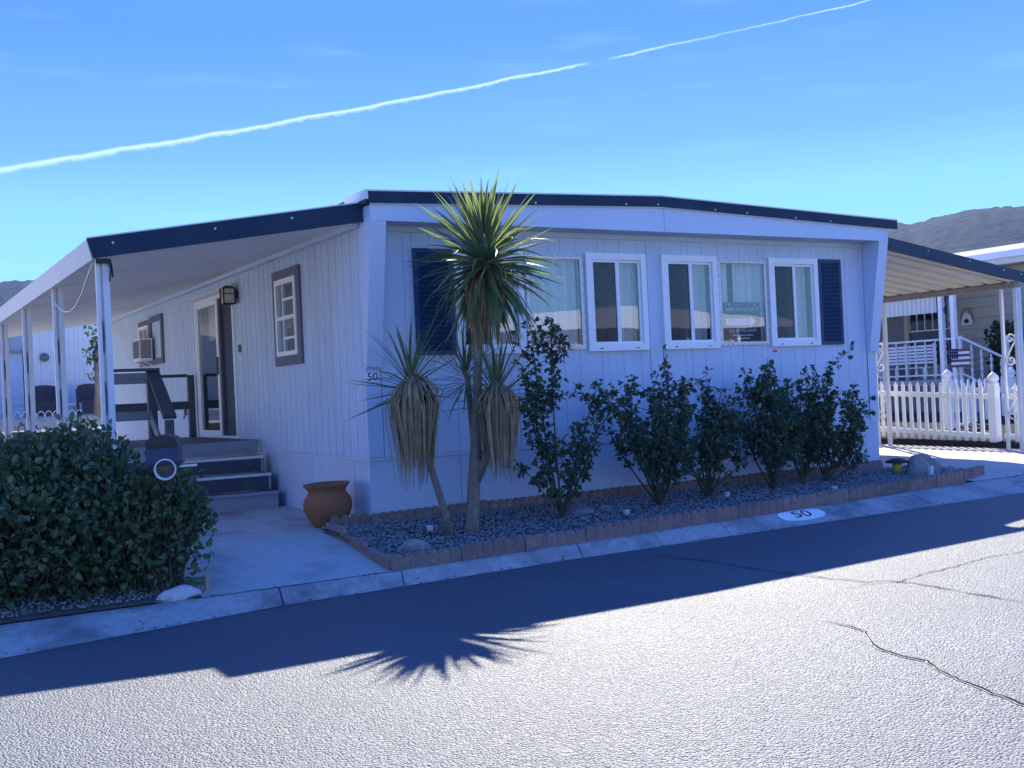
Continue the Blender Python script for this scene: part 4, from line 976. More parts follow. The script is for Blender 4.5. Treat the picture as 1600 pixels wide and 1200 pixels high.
def deadskirt(parent, c, L, r0, r1, n, seed, taper=.6):
    rr = random.Random(seed); m = MB()
    for i in range(n):
        az = rr.random() * 2 * PI; l = L * rr.uniform(.55, 1.0); b = rr.uniform(r0, r1); w = rr.choice((.010, .014, .022, .032))
        z0 = rr.uniform(-.02, .12) * L
        seg = 6; pv = None; tw = rr.uniform(-.6, .6); sag = rr.uniform(.8, 1.15)
        for k in range(seg + 1):
            t = k / seg
            r = b * (math.sin(min(1, t * 2.6) * PI / 2)) * (1 - taper * max(0, t - .3) / .7 * .8) * sag
            aa = az + tw * t * .35
            p = Vector((c[0] + math.cos(aa) * (r + .02), c[1] + math.sin(aa) * (r + .02), c[2] + z0 + .04 * math.sin(t * PI) - l * t))
            ww = w * (1 - t ** 2 * .8); sdv = Vector((-math.sin(aa + tw), math.cos(aa + tw), 0)) * ww / 2
            m.v += [tuple(p - sdv), tuple(p + sdv)]
            if k: q = len(m.v); m.f.append((q - 4, q - 3, q - 1, q - 2))
    o = obj('dead_leaves', m, M['dead'], parent, False, 'stuff'); return o
def crown_leaves(parent, c, n, lmin, lmax, els, meshes, seed, base=.05):
    rr = random.Random(seed)
    for i in range(n):
        t = (i + .5) / n; az = i * 2.399963 + rr.uniform(-.25, .25)
        el = els[0] + (els[1] - els[0]) * (t ** 1.0) + rr.uniform(-.13, .13)
        l = rr.uniform(lmin, lmax)
        me = rr.choice(meshes[:2] if el > .6 else meshes)
        d = Vector((math.cos(az) * math.cos(el), math.sin(az) * math.cos(el), math.sin(el)))
        inst('leaf', me, parent, Vector(c) + d * base + Vector((0, 0, -.16 * t)), qdir(az, el, rr.uniform(-.5, .5)), (l, l * rr.uniform(.8, 1.25), l))
PX, PY = .59, -1.0; PZ0 = lotz(PX, PY) + .03
def taper(pts, r0, r1): return [r0 + (r1 - r0) * (i / (len(pts) - 1)) ** .7 for i in range(len(pts))]
p1 = thing('cordyline_tree', 'tall cordyline with thick trunk and big spiky green head above the roof edge', 'tree', (PX, PY, PZ0))
tr = [(PX, PY, PZ0 - .05), (PX + .01, PY, PZ0 + .08), (PX + .05, PY, .75), (PX + .10, PY + .01, 1.15), (PX + .135, PY, 1.6), (PX + .165, PY, 2.1), (PX + .24, PY, 2.62), (.86, PY, 2.85)]
obj('trunk', MB().tube(tr, [.088, .066, .060, .052, .043, .040, .043, .048], 12), M['bark'], p1, True)
obj('branch', MB().tube([(PX + .05, PY, .72), (.74, PY - .06, .95), (.84, PY - .09, 1.3), (.875, PY - .10, 1.58)], [.05, .045, .038, .035], 9), M['bark'], p1, True)
crown_leaves(p1, (.87, PY, 2.92), 260, .56, .84, (1.5, -1.2), BL, 21, .05)
crown_leaves(p1, (.87, PY, 2.86), 26, .5, .8, (.35, -1.2), BD, 23, .05)
deadskirt(p1, (.84, PY, 2.72), .72, .10, .26, 90, 22, .4)
deadskirt(p1, (.80, PY, 2.55), .75, .04, .12, 40, 29, .3)
rc = (.875, PY - .10, 1.62)
p3 = thing('cordyline_tree', 'cordyline head with a dense tan skirt of dead leaves in front of the thick trunk', 'tree', (.875, PY - .13, PZ0))
crown_leaves(p3, rc, 60, .45, .66, (1.4, -.25), BT, 31, .03)
deadskirt(p3, (.862, PY - .12, 1.60), .90, .13, .225, 260, 32, .35)
p2 = thing('cordyline_tree', 'leaning young cordyline with a bulging skirt of dead leaves nearest the home corner', 'tree', (.33, -1.05, PZ0))
obj('trunk', MB().tube([(.34, -1.05, PZ0 - .05), (.30, -1.05, .45), (.19, -1.03, .86), (.07, -1.01, 1.4), (.02, -1.0, 1.75)], [.042, .036, .033, .035, .035], 9), M['bark'], p2, True)
crown_leaves(p2, (.015, -1.0, 1.76), 62, .45, .72, (1.42, -.35), BT, 41, .03)
deadskirt(p2, (.035, -1.0, 1.70), 1.0, .14, .25, 300, 42, .45)
p4 = thing('cordyline_tree', 'small cordyline head half hidden behind the thick trunk below the window', 'tree', (.80, -.70, PZ0))
obj('trunk', MB().tube([(.80, -.70, PZ0 - .05), (.83, -.70, .9), (.77, -.72, 1.78)], [.04, .033, .03], 8), M['bark'], p4, True)
crown_leaves(p4, (.75, -.72, 1.82), 64, .36, .52, (1.3, -.6), BT, 51, .03)

# ------------------------------------------------------------------ shrubs
def leaf_poly(m, p, d, n, l, w, fold=.25):
    """small pointed oval leaf at p along d with normal n"""
    s_ = d.cross(n).normalized(); n = s_.cross(d).normalized()
    m.add([p, p + d * l * .35 + s_ * w / 2 + n * w * fold, p + d * l * .75 + s_ * w * .38 + n * w * fold * .7, p + d * l - n * w * .2, p + d * l * .75 - s_ * w * .38 + n * w * fold * .7, p + d * l * .35 - s_ * w / 2 + n * w * fold, p + d * l * .5],
          [(0, 1, 6), (1, 2, 6), (2, 3, 6), (3, 4, 6), (4, 5, 6), (5, 0, 6)])
def rvec(rr): 
    while True:
        v = Vector((rr.uniform(-1, 1), rr.uniform(-1, 1), rr.uniform(-1, 1)))
        if .05 < v.length < 1: return v.normalized()
def rose(label, base, canes, seed, dens=1.0, flowers=(), yellow=0):
    """canes: list of (top point, leafy from t, side shoots)"""
    rr = random.Random(seed); t_ = thing('rose_bush', label, 'rose bush', base, 'rose bushes in front of the home')
    w = MB(); lf = MB(); yl = MB(); tips = []
    def shoot(a, b, r0, r1, leaf0, depth, bend):
        a = Vector(a); b = Vector(b); mid = (a + b) / 2 + Vector((rr.uniform(-1, 1), rr.uniform(-1, 1), 0)) * bend
        n = 7; P = []
        for i in range(n + 1):
            t = i / n; P.append(a * (1 - t) ** 2 + mid * 2 * t * (1 - t) + b * t * t)
        w.tube(P, [r0 + (r1 - r0) * i / n for i in range(n + 1)], 5, False)
        L = (b - a).length
        k = int(L / .047 * dens)
        for i in range(k):
            t = leaf0 + (1 - leaf0) * (i + rr.random()) / k
            j = min(n - 1, int(t * n)); p = P[j].lerp(P[j + 1], t * n - j); d = (P[j + 1] - P[j]).normalized()
            o = (rvec(rr) + d * .3); o.z += .1; o.normalize()
            st = p + o * rr.uniform(.02, .05)
            for q_ in range(rr.choice((3, 3, 5))):
                dd = (o + rvec(rr) * .9); dd.z -= .35; dd.normalize(); nn = (Vector((0, 0, 1)) + rvec(rr) * .8).normalized()
                l = rr.uniform(.035, .068)
                leaf_poly(yl if rr.random() < .006 else lf, st + rvec(rr) * .015, dd, nn, l, l * .68)
        if depth > 0:
            for i in range(rr.choice((2, 3, 3))):
                t = rr.uniform(max(.3, leaf0 * .8), .92); j = min(n - 1, int(t * n)); p = P[j].lerp(P[j + 1], t * n - j)
                o = Vector((rr.uniform(-1, 1), rr.uniform(-.8, .6), rr.uniform(.2, 1.2))).normalized() * rr.uniform(.18, .42)
                shoot(p, p + o, r1 * .9, .003, .05, depth - 1, .03)
        tips.append(b)
    for top, l0, dp in canes:
        l0 = max(.15, l0 + rr.uniform(-.2, .12)); top = Vector(top) + Vector((rr.uniform(-.10, .10), rr.uniform(-.06, .06), rr.uniform(-.12, .06)))
        shoot(base, top, .012, .005, l0, dp, .12)
        if rr.random() < .75:
            q0 = Vector(base).lerp(top, rr.uniform(.55, .9)); shoot(q0, q0 + Vector((rr.uniform(-.18, .18), rr.uniform(-.1, .1), rr.uniform(.28, .52))), .006, .003, .45, 0, .04)
        if rr.random() < .6:
            q0 = Vector(base) + Vector((0, 0, .08)); shoot(q0, q0 + Vector((rr.uniform(-.55, .55), rr.uniform(-.2, .12), rr.uniform(.35, .7))), .008, .003, .3, 1, .08)
    obj('canes', w, M['twig'], t_, True, 'stuff'); obj('foliage', lf, M['roseleaf'], t_, False, 'stuff')
    if yl.v: obj('yellow_leaves', yl, M['paleleaf'], t_, False, 'stuff')
    for p in flowers:
        m = MB(); p = Vector(p)
        for i in range(16):
            a = i * 2.4; el = 1.3 - i * .085; d = Vector((math.cos(a) * math.cos(el), math.sin(a) * math.cos(el), math.sin(el))); leaf_poly(m, p, d, Vector((-d.x, -d.y, 1.2)).normalized(), .026 + i * .0008, .03, -.3)
        f = obj('flower', m, M['petal'], t_, True)
    return t_
def B(x, y): return (x, y, lotz(x, y) + .03)
rose('tall two stemmed rose bush reaching the picture window', B(1.68, -.92), [((1.50, -.80, 2.20), .30, 2), ((1.72, -.85, 2.12), .5, 2), ((1.38, -.75, 1.85), .35, 2), ((2.22, -.85, 1.55), .35, 2), ((2.42, -.80, 1.35), .45, 2), ((2.0, -.95, 1.25), .5, 1), ((1.45, -.8, 1.55), .4, 2)], 61, 1.05, [(1.72, -.93, 2.02), (2.35, -.9, 1.42)])
RZ = .17
b = B(2.98, -.86)
rose('broad rose bush below the third white window with a bare cane rising', b, [((b[0] + dx, b[1] + dy, z - RZ), 0.40, 2) for dx, dy, z in ((-.45, .1, 1.35), (-.55, 0, 1.55), (-.2, .2, 1.5), (0, -.05, 1.45), (.18, .2, 1.7), (.33, .05, 1.88), (.45, .1, 1.5), (.28, -.1, 1.2), (-.3, -.1, 1.1))], 62, 1.0, [(b[0] + .66, b[1] - .05, 1.70), (b[0] + .62, b[1] - .35, .72)])
b = B(3.74, -.74)
rose('slender rose bush under the edge of the picture window', b, [((b[0] + dx, b[1] + dy, z - RZ), 0.40, 2) for dx, dy, z in ((-.2, .1, 1.45), (0, 0, 1.68), (.15, .15, 1.55), (.3, 0, 1.6), (.42, .1, 1.75), (.1, -.15, 1.2), (-.12, -.05, 1.15))], 63, 1.0, [(b[0] + .30, b[1] - .12, 1.50)])
b = B(4.75, -.72)
rose('upright rose bush below the OPEN HOUSE sign', b, [((b[0] + dx, b[1] + dy, z - RZ), 0.40, 2) for dx, dy, z in ((-.42, .1, 1.55), (-.22, .1, 1.90), (-.05, 0, 1.82), (.1, .1, 1.80), (.22, .1, 1.65), (.3, -.1, 1.4), (-.3, -.1, 1.3), (0, -.15, 1.3))], 64, 1.05, [(b[0] + .18, b[1] + .05, 1.92)])
b = B(5.35, -.62)
rose('dense rose bush below the rightmost white window', b, [((b[0] + dx, b[1] + dy, z - RZ), 0.40, 2) for dx, dy, z in ((-.3, .1, 1.6), (-.1, .1, 1.7), (.1, 0, 1.75), (.3, .1, 1.55), (.15, -.1, 1.35), (-.2, -.1, 1.3), (.4, 0, 1.3))], 65, 1.05, [])
b = B(5.72, -.62)
rose('rose bush with drooping side canes below the right shutter', b, [((b[0] + dx, b[1] + dy, z - RZ), 0.40, 2) for dx, dy, z in ((-.2, .1, 1.6), (.05, .1, 1.75), (.3, .1, 1.78), (.5, 0, 1.5), (.72, .05, 1.35), (.6, -.1, 1.1), (.2, -.1, 1.3), (.68, 0, .85))], 66, 1.0, [])

def bush(label, cat, blobs, n, seed, base, lsize, leafm, name='leafy_shrub', twigs=40, group=None):
    rr = random.Random(seed); t_ = thing(name, label, cat, base, group); lf = MB(); tw = MB()
    tot = sum(b_[3] * b_[4] * b_[5] for b_ in blobs)
    for cx, cy, cz_, rx, ry, rz in blobs:
        k = int(n * rx * ry * rz / tot)
        for i in range(k):
            v = rvec(rr); r = rr.random() ** .35
            bump = 1 + .36 * noise.noise((v.x * 2.8 + seed, v.y * 2.8, v.z * 2.8)) + .18 * noise.noise((v.x * 6, v.y * 6 + seed, v.z * 6))
            p = Vector((cx + v.x * rx * r * bump, cy + v.y * ry * r * bump, cz_ + v.z * rz * r * bump))
            if p.z < base[2] + .01: continue
            d = (v * .8 + rvec(rr) * .8 + Vector((0, 0, .35))).normalized(); nn = (v + rvec(rr) * .7 + Vector((0, 0, .4))).normalized()
            l = lsize * rr.uniform(.7, 1.25); leaf_poly(lf, p, d, nn, l, l * .68)
        for i in range(int(twigs)):
            v = rvec(rr); v.z = abs(v.z) * .9 + .1
            e = Vector((cx + v.x * rx * 1.02, cy + v.y * ry * 1.02, cz_ + v.z * rz * rr.uniform(.95, 1.28))); a = Vector((cx + rr.uniform(-.1, .1), cy + rr.uniform(-.1, .1), base[2]))
            md = a.lerp(e, .55) + Vector((0, 0, .08)); tw.tube([a, md, e], [.012, .007, .003], 4, False)
            for q_ in range(7):
                p = md.lerp(e, .35 + q_ * .1); d = (rvec(rr) + (e - md).normalized() * .8).normalized(); l = lsize * rr.uniform(.8, 1.3); leaf_poly(lf, p, d, rvec(rr), l, l * .66)
    obj('twigs', tw, M['twig'], t_, False, 'stuff'); obj('foliage', lf, M[leafm], t_, False, 'stuff'); return t_
bush('large glossy leafed shrub at the kerb around the mailbox post', 'shrub', [(-3.35, -1.20, .68, .72, .50, .66), (-2.72, -1.28, .68, .54, .42, .56), (-2.90, -1.05, 1.12, .34, .32, .40), (-2.42, -1.50, .56, .40, .22, .46), (-3.85, -1.1, .62, .6, .5, .58), (-2.30, -1.15, .72, .30, .28, .40), (-3.3, -1.1, 1.1, .4, .3, .35)], 9800, 71, (-3.0, -1.15, .14), .062, 'bushleaf', twigs=52)
dm = MB()
for i in range(31):
    x = -9 + i * .23; f = yb(x) + .004
    if x > -2.2: x = -2.205; f = yb(x) + .004
    for k in range(7): yy = f + (1.2 - f) * k / 6; dm.v.append((x, yy, lotz(x, yy) + .006 + (.03 * noise.noise((x * 4, yy * 4, 3)) + .025 if 0 < k else 0)))
for i in range(30):
    for k in range(6): a = i * 7 + k; dm.f.append((a, a + 7, a + 8, a + 1))
structure('shrub_bed', dm, M['dirt'], True)
pebbles('gravel', 1600, lambda x, y: yb(x) + .03 < y < yb(x) + .5, lambda x, y: lotz(x, y) + .038, M['rock'], .008, .022, 'small stones and leaf litter along the kerb under the shrub', 12, (-5.5, -2.15), (-2.0, -1.0))
fl = thing('flowering_plant', 'low plant with cream flowers at the foot of the patio posts', 'plant', (-3.55, .9, .3))
rr = random.Random(5); m = MB(); lf = MB()
for i in range(26):
    p = Vector((-3.6 + rr.uniform(-.35, .35), .9 + rr.uniform(-.3, .3), .95 + rr.uniform(-.35, .25)))
    for k in range(7): a = k * .9; leaf_poly(m, p, Vector((math.cos(a), math.sin(a), .35)).normalized(), Vector((0, 0, 1)), .05, .04)
for i in range(500):
    p = Vector((-3.6 + rr.uniform(-.4, .4), .9 + rr.uniform(-.35, .35), .3 + rr.random() * .75)); l = .07; leaf_poly(lf, p, rvec(rr), rvec(rr), l, l * .5)
obj('flowers', m, M['cream'], fl, False, 'stuff'); obj('foliage', lf, M['bushleaf'], fl, False, 'stuff')

# ------------------------------------------------------------------ picket fences
def fence(label, p0, p1, h, sp, z0, z1, pw, pt, posts, grp=None, base_mat='white'):
    """gothic pickets between two ground points; thickness faces along the run's normal"""
    a = Vector((p0[0], p0[1], 0)); b = Vector((p1[0], p1[1], 0)); L = (b - a).length; ang = math.atan2(b.y - a.y, b.x - a.x)
    t_ = thing('picket_fence', label, 'fence', ((a.x + b.x) / 2, (a.y + b.y) / 2, min(z0, z1)), grp)
    pk = MB(); poly = [(-pw / 2, .03), (pw / 2, .03), (pw / 2, h - .09), (pw * .62, h - .075), (pw * .42, h - .05), (0, h), (-pw * .42, h - .05), (-pw * .62, h - .075), (-pw / 2, h - .09)]
    pk.prism(poly, lambda u, w_: (u, -pt / 2, w_), lambda u, w_: (u, pt / 2, w_)); me = tomesh('picket', pk, M['vinyl'])
    q_ = Euler((0, 0, ang)).to_quaternion(); nrm = Vector((-math.sin(ang), math.cos(ang), 0)); n = int(L / sp)
    for i in range(n):
        t = (i + .5) / n; p = a.lerp(b, t) - nrm * 0.0; p.z = z0 + (z1 - z0) * t
        inst('picket', me, t_, p, q_)
    for hz in (.16, h - .22):
        for off_ in (1,):
            obj('rail', MB().beam((a.x + nrm.x * (pt / 2 + .021) * off_, a.y + nrm.y * (pt / 2 + .021) * off_, z0 + hz), (b.x + nrm.x * (pt / 2 + .021) * off_, b.y + nrm.y * (pt / 2 + .021) * off_, z1 + hz), .04, .085), M['vinyl'], t_)
    for t in posts:
        p = a.lerp(b, t); z = z0 + (z1 - z0) * t - .05
        m = MB(); m.box(p.x - .065, p.x + .065, p.y - .065, p.y + .065, z, z + h + .02); po = obj('post', m, M['vinyl'], t_)
        obj('post_cap', MB().lathe([(.0, 0), (.085, 0), (.09, .03), (.06, .05), (.095, .09), (.085, .14), (.045, .18), (0, .215)], 14, (p.x, p.y, z + h + .02)), M['vinyl'], po, True)
    return t_
FX = 11.35
fence('white picket fence with thick end post along the sunny driveway', (FX, 3.95), (FX, 1.13), 1.02, .152, .47, .345, .065, .022, (1.0,))
fence('shorter white picket fence standing behind the driveway fence toward the neighbour steps', (12.75, 3.1), (15.2, 3.1), 1.02, .16, .42, .40, .065, .022, (0.0, .74))
fence('white picket fence piece to the right of the scrolled carport column', (FX, .98), (FX, -.6), 1.02, .152, .345, .30, .065, .022, (1.0,))
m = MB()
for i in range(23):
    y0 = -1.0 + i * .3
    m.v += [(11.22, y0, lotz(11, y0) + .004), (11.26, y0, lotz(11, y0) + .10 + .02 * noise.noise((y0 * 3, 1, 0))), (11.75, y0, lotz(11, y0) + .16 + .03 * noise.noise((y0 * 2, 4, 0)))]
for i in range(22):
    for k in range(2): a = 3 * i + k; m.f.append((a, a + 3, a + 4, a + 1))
structure('soil_bank', m, M['shadesoil'], True)
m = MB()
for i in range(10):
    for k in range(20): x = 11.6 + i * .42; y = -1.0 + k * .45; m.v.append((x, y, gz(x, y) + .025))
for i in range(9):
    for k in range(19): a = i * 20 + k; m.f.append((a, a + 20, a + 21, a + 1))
structure('side_yard', m, M['shadesoil'])  # ground coloured dark to stand in for shade behind the fence

# ------------------------------------------------------------------ neighbour on the right
NX = 17.0
nh = thing('neighbour_house', 'beige lap sided neighbour home behind the picket fence', 'house', (19, 8, .5))
obj('wall', MB().box(NX, NX + 6, 0.5, 16, .3, 3.75), M['beigewall'], nh)
lapm = MB(); lapm.prism([(0, 0), (-.028, 0.005), (-.006, .228), (0, .228)], lambda u, w_: (NX + u - .001, 0.5, w_), lambda u, w_: (NX + u - .001, 6.10, w_)); lme = tomesh('siding_board', lapm, M['beigewall'])
z = 1.35
while z < 3.7: inst('siding_board', lme, nh, (0, 0, z)); z += .23
obj('corner_board', MB().box(NX - .035, NX - .001, 6.105, 6.24, 1.2, 3.75), M['beigewall'], nh)
obj('eave_fascia', MB().box(NX - .45, NX - .42, .2, 16.3, 3.80, 4.0), M['white'], nh)
obj('eave_gutter', MB().box(NX - .54, NX - .452, .2, 16.3, 3.92, 4.06), M['vinyl'], nh)
obj('soffit', MB().box(NX - .42, NX + .01, .2, 16.3, 3.78, 3.80), M['beigewall'], nh)
m = MB(); m.add([(NX - .5, .2, 4.04), (NX - .5, 16.3, 4.04), (NX + 3, 16.3, 4.6), (NX + 3, .2, 4.6), (NX + 6.5, .2, 4.04), (NX + 6.5, 16.3, 4.04)], [(0, 1, 2, 3), (3, 2, 5, 4), (0, 3, 4)]); obj('roof', m, M['shingle'], nh)
# dark porch window with pale muntins
w = obj('window', MB().box(NX - .03, NX - .002, 6.30, 7.40, 1.75, 3.6), M['winblack'], nh)
m = MB()
for yy in (6.30, 6.53, 6.75, 6.97, 7.19, 7.40): m.box(NX - .04, NX - .031, yy - .012, yy + .012, 2.55, 3.6)
m.box(NX - .041, NX - .030, 6.30, 7.40, 2.535, 2.56)
obj('muntin', m, M['white'], w)
obj('porch_wall', MB().box(NX - .06, NX - .02, 7.55, 11.5, 1.2, 3.6), M['slate'], nh)
obj('door_trim', MB().box(NX - .07, NX - .02, 7.41, 7.54, 1.2, 3.6), M['beigewall'], nh)
am = MB(); yy = 5.62
while yy < 8.6: am.add([(NX - 1.3, yy, 2.86), (NX - 1.29, yy + .05, 2.86), (NX - 1.29, yy + .05, 3.31), (NX - 1.3, yy, 3.31), (NX - 1.315, yy + .06, 2.86), (NX - 1.315, yy + .06, 3.31), (NX - 1.315, yy + .11, 2.86), (NX - 1.315, yy + .11, 3.31), (NX - 1.3, yy + .12, 2.86), (NX - 1.3, yy + .12, 3.31)], [(0, 1, 2, 3), (1, 4, 5, 2), (4, 6, 7, 5), (6, 8, 9, 7)]); yy += .12
na = thing('porch_awning', 'white ribbed drop awning hanging above the neighbour porch', 'awning', (NX - 1.3, 8, 2.86)); obj('panel', am, M['whitewall'], na)
obj('top_bar', MB().box(NX - 1.33, NX - 1.28, 5.6, 8.8, 3.312, 3.36), M['white'], na)
# porch roof and posts, deck
PXX = 15.6
nd = thing('neighbour_porch', 'neighbour porch with white twisted baluster railing and steps', 'porch', (16, 6.5, .5))
obj('deck', MB().box(PXX, NX - .07, 5.2, 12, 1.30, 1.42), M['deckgrey'], nd)
obj('skirt', MB().box(PXX + .03, PXX + .06, 5.2, 12, .3, 1.295), M['slate'], nd)
obj('porch_roof', MB().box(PXX - .2, NX - .45, 5.0, 12, 3.42, 3.50), M['beam'], nd)
for yy in (5.42, 5.12):
    obj('post', MB().box(PXX - .05, PXX + .05, yy - .05, yy + .05, .4, 3.415), M['vinyl'], nd)
m = MB(); m.tube([(PXX, 5.16, 3.3), (PXX, 5.36, 2.9), (PXX, 5.2, 2.5), (PXX, 5.36, 2.1), (PXX, 5.2, 1.8)], .014, 5); m.tube([(PXX, 5.27, 1.4), (PXX, 5.27, 3.4)], .01, 5)
obj('post_scroll', m, M['slate'], nd)
obj('top_rail', MB().box(PXX - .025, PXX + .025, 5.0, 9.8, 2.25, 2.29), M['white'], nd); obj('bottom_rail', MB().box(PXX - .02, PXX + .02, 5.0, 9.8, 1.50, 1.535), M['white'], nd)
def bal(z0, z1):
    m = MB(); n = 10
    for i in range(n): 
        w_ = .012 if i % 2 else .02; m.box(-w_, w_, -w_, w_, z0 + (z1 - z0) * i / n, z0 + (z1 - z0) * (i + 1) / n)
    return m
bme = tomesh('baluster', bal(0, .71), M['white']); yy = 5.1
while yy < 9.8: inst('baluster', bme, nd, (PXX, yy, 1.535)); yy += .26
obj('rail_post', MB().box(PXX - .03, PXX + .03, 7.0, 7.06, .5, 2.32), M['white'], nd); obj('rail_post', MB().box(PXX - .03, PXX + .03, 4.95, 5.01, 1.3, 2.32), M['white'], nd)
obj('stair_rail', MB().beam((PXX, 4.95, 2.28), (PXX, 3.2, 1.45), .04, .04), M['white'], nd); obj('stair_bottom_rail', MB().beam((PXX, 4.95, 1.52), (PXX, 3.2, .7), .035, .035), M['white'], nd)
for i in range(7): yy = 4.72 - i * .23; inst('baluster', bme, nd, (PXX, yy, 1.41 - (4.72 - yy) * .474))
obj('rail_post', MB().box(PXX - .04, PXX + .04, 3.85, 3.93, .5, 2.25), M['white'], nd)
obj('stair_rail', MB().beam((PXX + .05, 3.88, 2.22), (PXX + .05, 1.8, 1.2), .04, .04), M['white'], nd)
for i in range(7): yy = 3.7 - i * .25; inst('baluster', bme, nd, (PXX + .05, yy, 1.42 - (3.7 - yy) * .49))
for i in range(4): obj('step', MB().box(PXX + .06, NX - .08, 5.19 - .3 * (i + 1), 5.19 - .3 * i - .004, .3, 1.20 - .2 * i), M['deckgrey'], nd)
bn = thing('bench', 'white slatted bench on the neighbour porch', 'bench', (16.1, 7.6, 1.42))
for i in range(6): obj('back_slat', MB().box(16.12, 16.14, 6.12, 7.62, 1.78 + i * .072, 1.83 + i * .072), M['vinyl'], bn)
for i in range(4): obj('seat_slat', MB().box(15.78 + i * .08, 15.84 + i * .08, 6.12, 7.62, 1.68, 1.70), M['vinyl'], bn)
for yy in (6.10, 6.87, 7.62): obj('leg', MB().box(16.145, 16.175, yy - .03, yy + .03, 1.42, 2.22), M['vinyl'], bn); obj('leg', MB().box(15.8, 15.84, yy - .03, yy + .03, 1.42, 1.68), M['vinyl'], bn)
fc = thing('flag_banner', 'striped flag banner with starred blue corner hanging on the porch railing', 'flag', (15.55, 5.15, 1.7))
for i in range(7): obj('stripe', MB().box(15.545, 15.565, 4.74, 5.19, 1.66 + i * .055, 1.712 + i * .055), M['vinyl'] if i % 2 else M['flagred'], fc)
obj('canton', MB().box(15.53, 15.544, 5.01, 5.20, 1.84, 2.05), M['flagblue'], fc)
m = MB()
for i in range(3):
    for k in range(3): yy = 5.045 + i * .06; z = 1.875 + k * .065; m.add([(15.528, yy + .014 * math.cos(a) * (1 if q_ % 2 else .45), z + .014 * math.sin(a) * (1 if q_ % 2 else .45)) for q_, a in enumerate([PI / 2 + PI * j / 5 + PI / 5 for j in range(10)])], [tuple(range(10))])
obj('star', m, M['vinyl'], fc, False, 'stuff')
orn = thing('wall_ornament', 'small arched wall ornament with a dark bird shape on beige siding', 'ornament', (NX - .06, 5.82, 2.62))
m = MB(); m.prism([(-.13, 0), (.13, 0), (.13, .12), (.09, .22), (0, .27), (-.09, .22), (-.13, .12)], lambda u, w_: (NX - .06, 5.82 + u, 2.6 + w_), lambda u, w_: (NX - .035, 5.82 + u, 2.6 + w_)); obj('plaque', m, M['whitewall'], orn)
m = MB(); m.tube([(NX - .065, 5.82 + .15 * math.cos(a), 2.70 + .26 * max(0, math.sin(a))) for a in [PI * i / 12 for i in range(13)]], .012, 5); obj('arch', m, M['slate'], orn)
obj('bird', MB().lathe([(0, -.05), (.05, -.03), (.06, 0), (.03, .04), (0, .06)], 10, (NX - .07, 5.82, 2.68)), M['black'], orn)
bush('dark potted shrub standing beside the neighbour porch steps', 'plant', [(16.5, 4.6, 2.25, .3, .35, .32), (16.5, 4.6, 1.75, .3, .3, .5)], 700, 73, (16.5, 4.6, .5), .10, 'treeleaf', 'potted_plant', 8)

# ------------------------------------------------------------------ behind the home on the left: wall, white house, chairs
rw = thing('retaining_wall', 'low brown block retaining wall with a white cap behind the patio', 'wall', (-2, 15, .3))
brk = tomesh('block', MB().box(0, .39, 0, .19, 0, .19), M['brownwall'])
for r_ in range(4):
    x = -7.0 + (.2 if r_ % 2 else 0)
    while x < 1.8: inst('block', brk, rw, (x, 14.8, .40 + r_ * .196)); x += .396
obj('cap', MB().box(-7.1, 2.2, 14.75, 15.02, 1.185, 1.235), M['paintwhite'], rw)
wh = thing('white_house', 'white ribbed metal house on the raised lot behind the patio', 'house', (2.3, 21, 1.3))
m = MB(); x = -.70
while x < 6:
    m.add([(x, 19.0, 1.75), (x + .12, 19.0, 1.75), (x + .14, 18.97, 1.75), (x + .20, 18.97, 1.75), (x + .22, 19.0, 1.75), (x, 19.0, 4.4), (x + .12, 19.0, 4.4), (x + .14, 18.97, 4.4), (x + .20, 18.97, 4.4), (x + .22, 19.0, 4.4)], [(i, i + 1, i + 6, i + 5) for i in range(4)]); x += .22
obj('ribbed_wall', m, M['whitewall'], wh)
obj('wall', MB().box(-.70, 6, 19.02, 26, 1.2, 4.4), M['whitewall'], wh); obj('skirting', MB().box(-.70, 6, 18.98, 19.018, 1.2, 1.74), M['skirt'], wh)
obj('roof', MB().box(-.95, 6.2, 18.7, 26.2, 4.405, 4.55), M['shingle'], wh)
obj('meter', MB().lathe([(0, 0), (.10, 0), (.11, .05), (0, .08)], 12, (-.40, 18.96, 2.95), Matrix.Rotation(PI / 2, 3, 'X')), M['slate'], wh)
bh = thing('beige_house', 'beige house with two narrow windows far behind the patio posts', 'house', (-4, 27, 1.3))
obj('wall', MB().box(-9, 0.0, 24, 31, 1.2, 4.2), M['beigewall'], bh); obj('roof', MB().prism([(-9.4, 4.2), (.3, 4.2), (.3, 4.35), (-4.5, 5.2), (-9.4, 4.35)], lambda u, w_: (u, 23.6, w_), lambda u, w_: (u, 31.4, w_)), M['shingle'], bh)
for x in (-.95, -.45): obj('window', MB().box(x, x + .26, 23.97, 23.998, 2.9, 4.0), M['winblack'], bh)
shd = thing('garden_shed', 'pale lap sided garden shed behind the patio posts', 'shed', (-1.2, 20.4, 1.3))
for i in range(7): obj('siding_board', MB().prism([(0, 0), (-.025, 0), (-.005, .215), (0, .215)], lambda u, w_: (-2.2, 19.6 + u, 1.6 + i * .215 + w_), lambda u, w_: (-.82, 19.6 + u, 1.6 + i * .215 + w_)), M['skirt'], shd)
obj('wall', MB().box(-2.2, -.82, 19.603, 21, 1.25, 3.1), M['skirt'], shd); obj('roof', MB().box(-2.3, -.76, 19.45, 21.1, 3.105, 3.17), M['shingle'], shd)
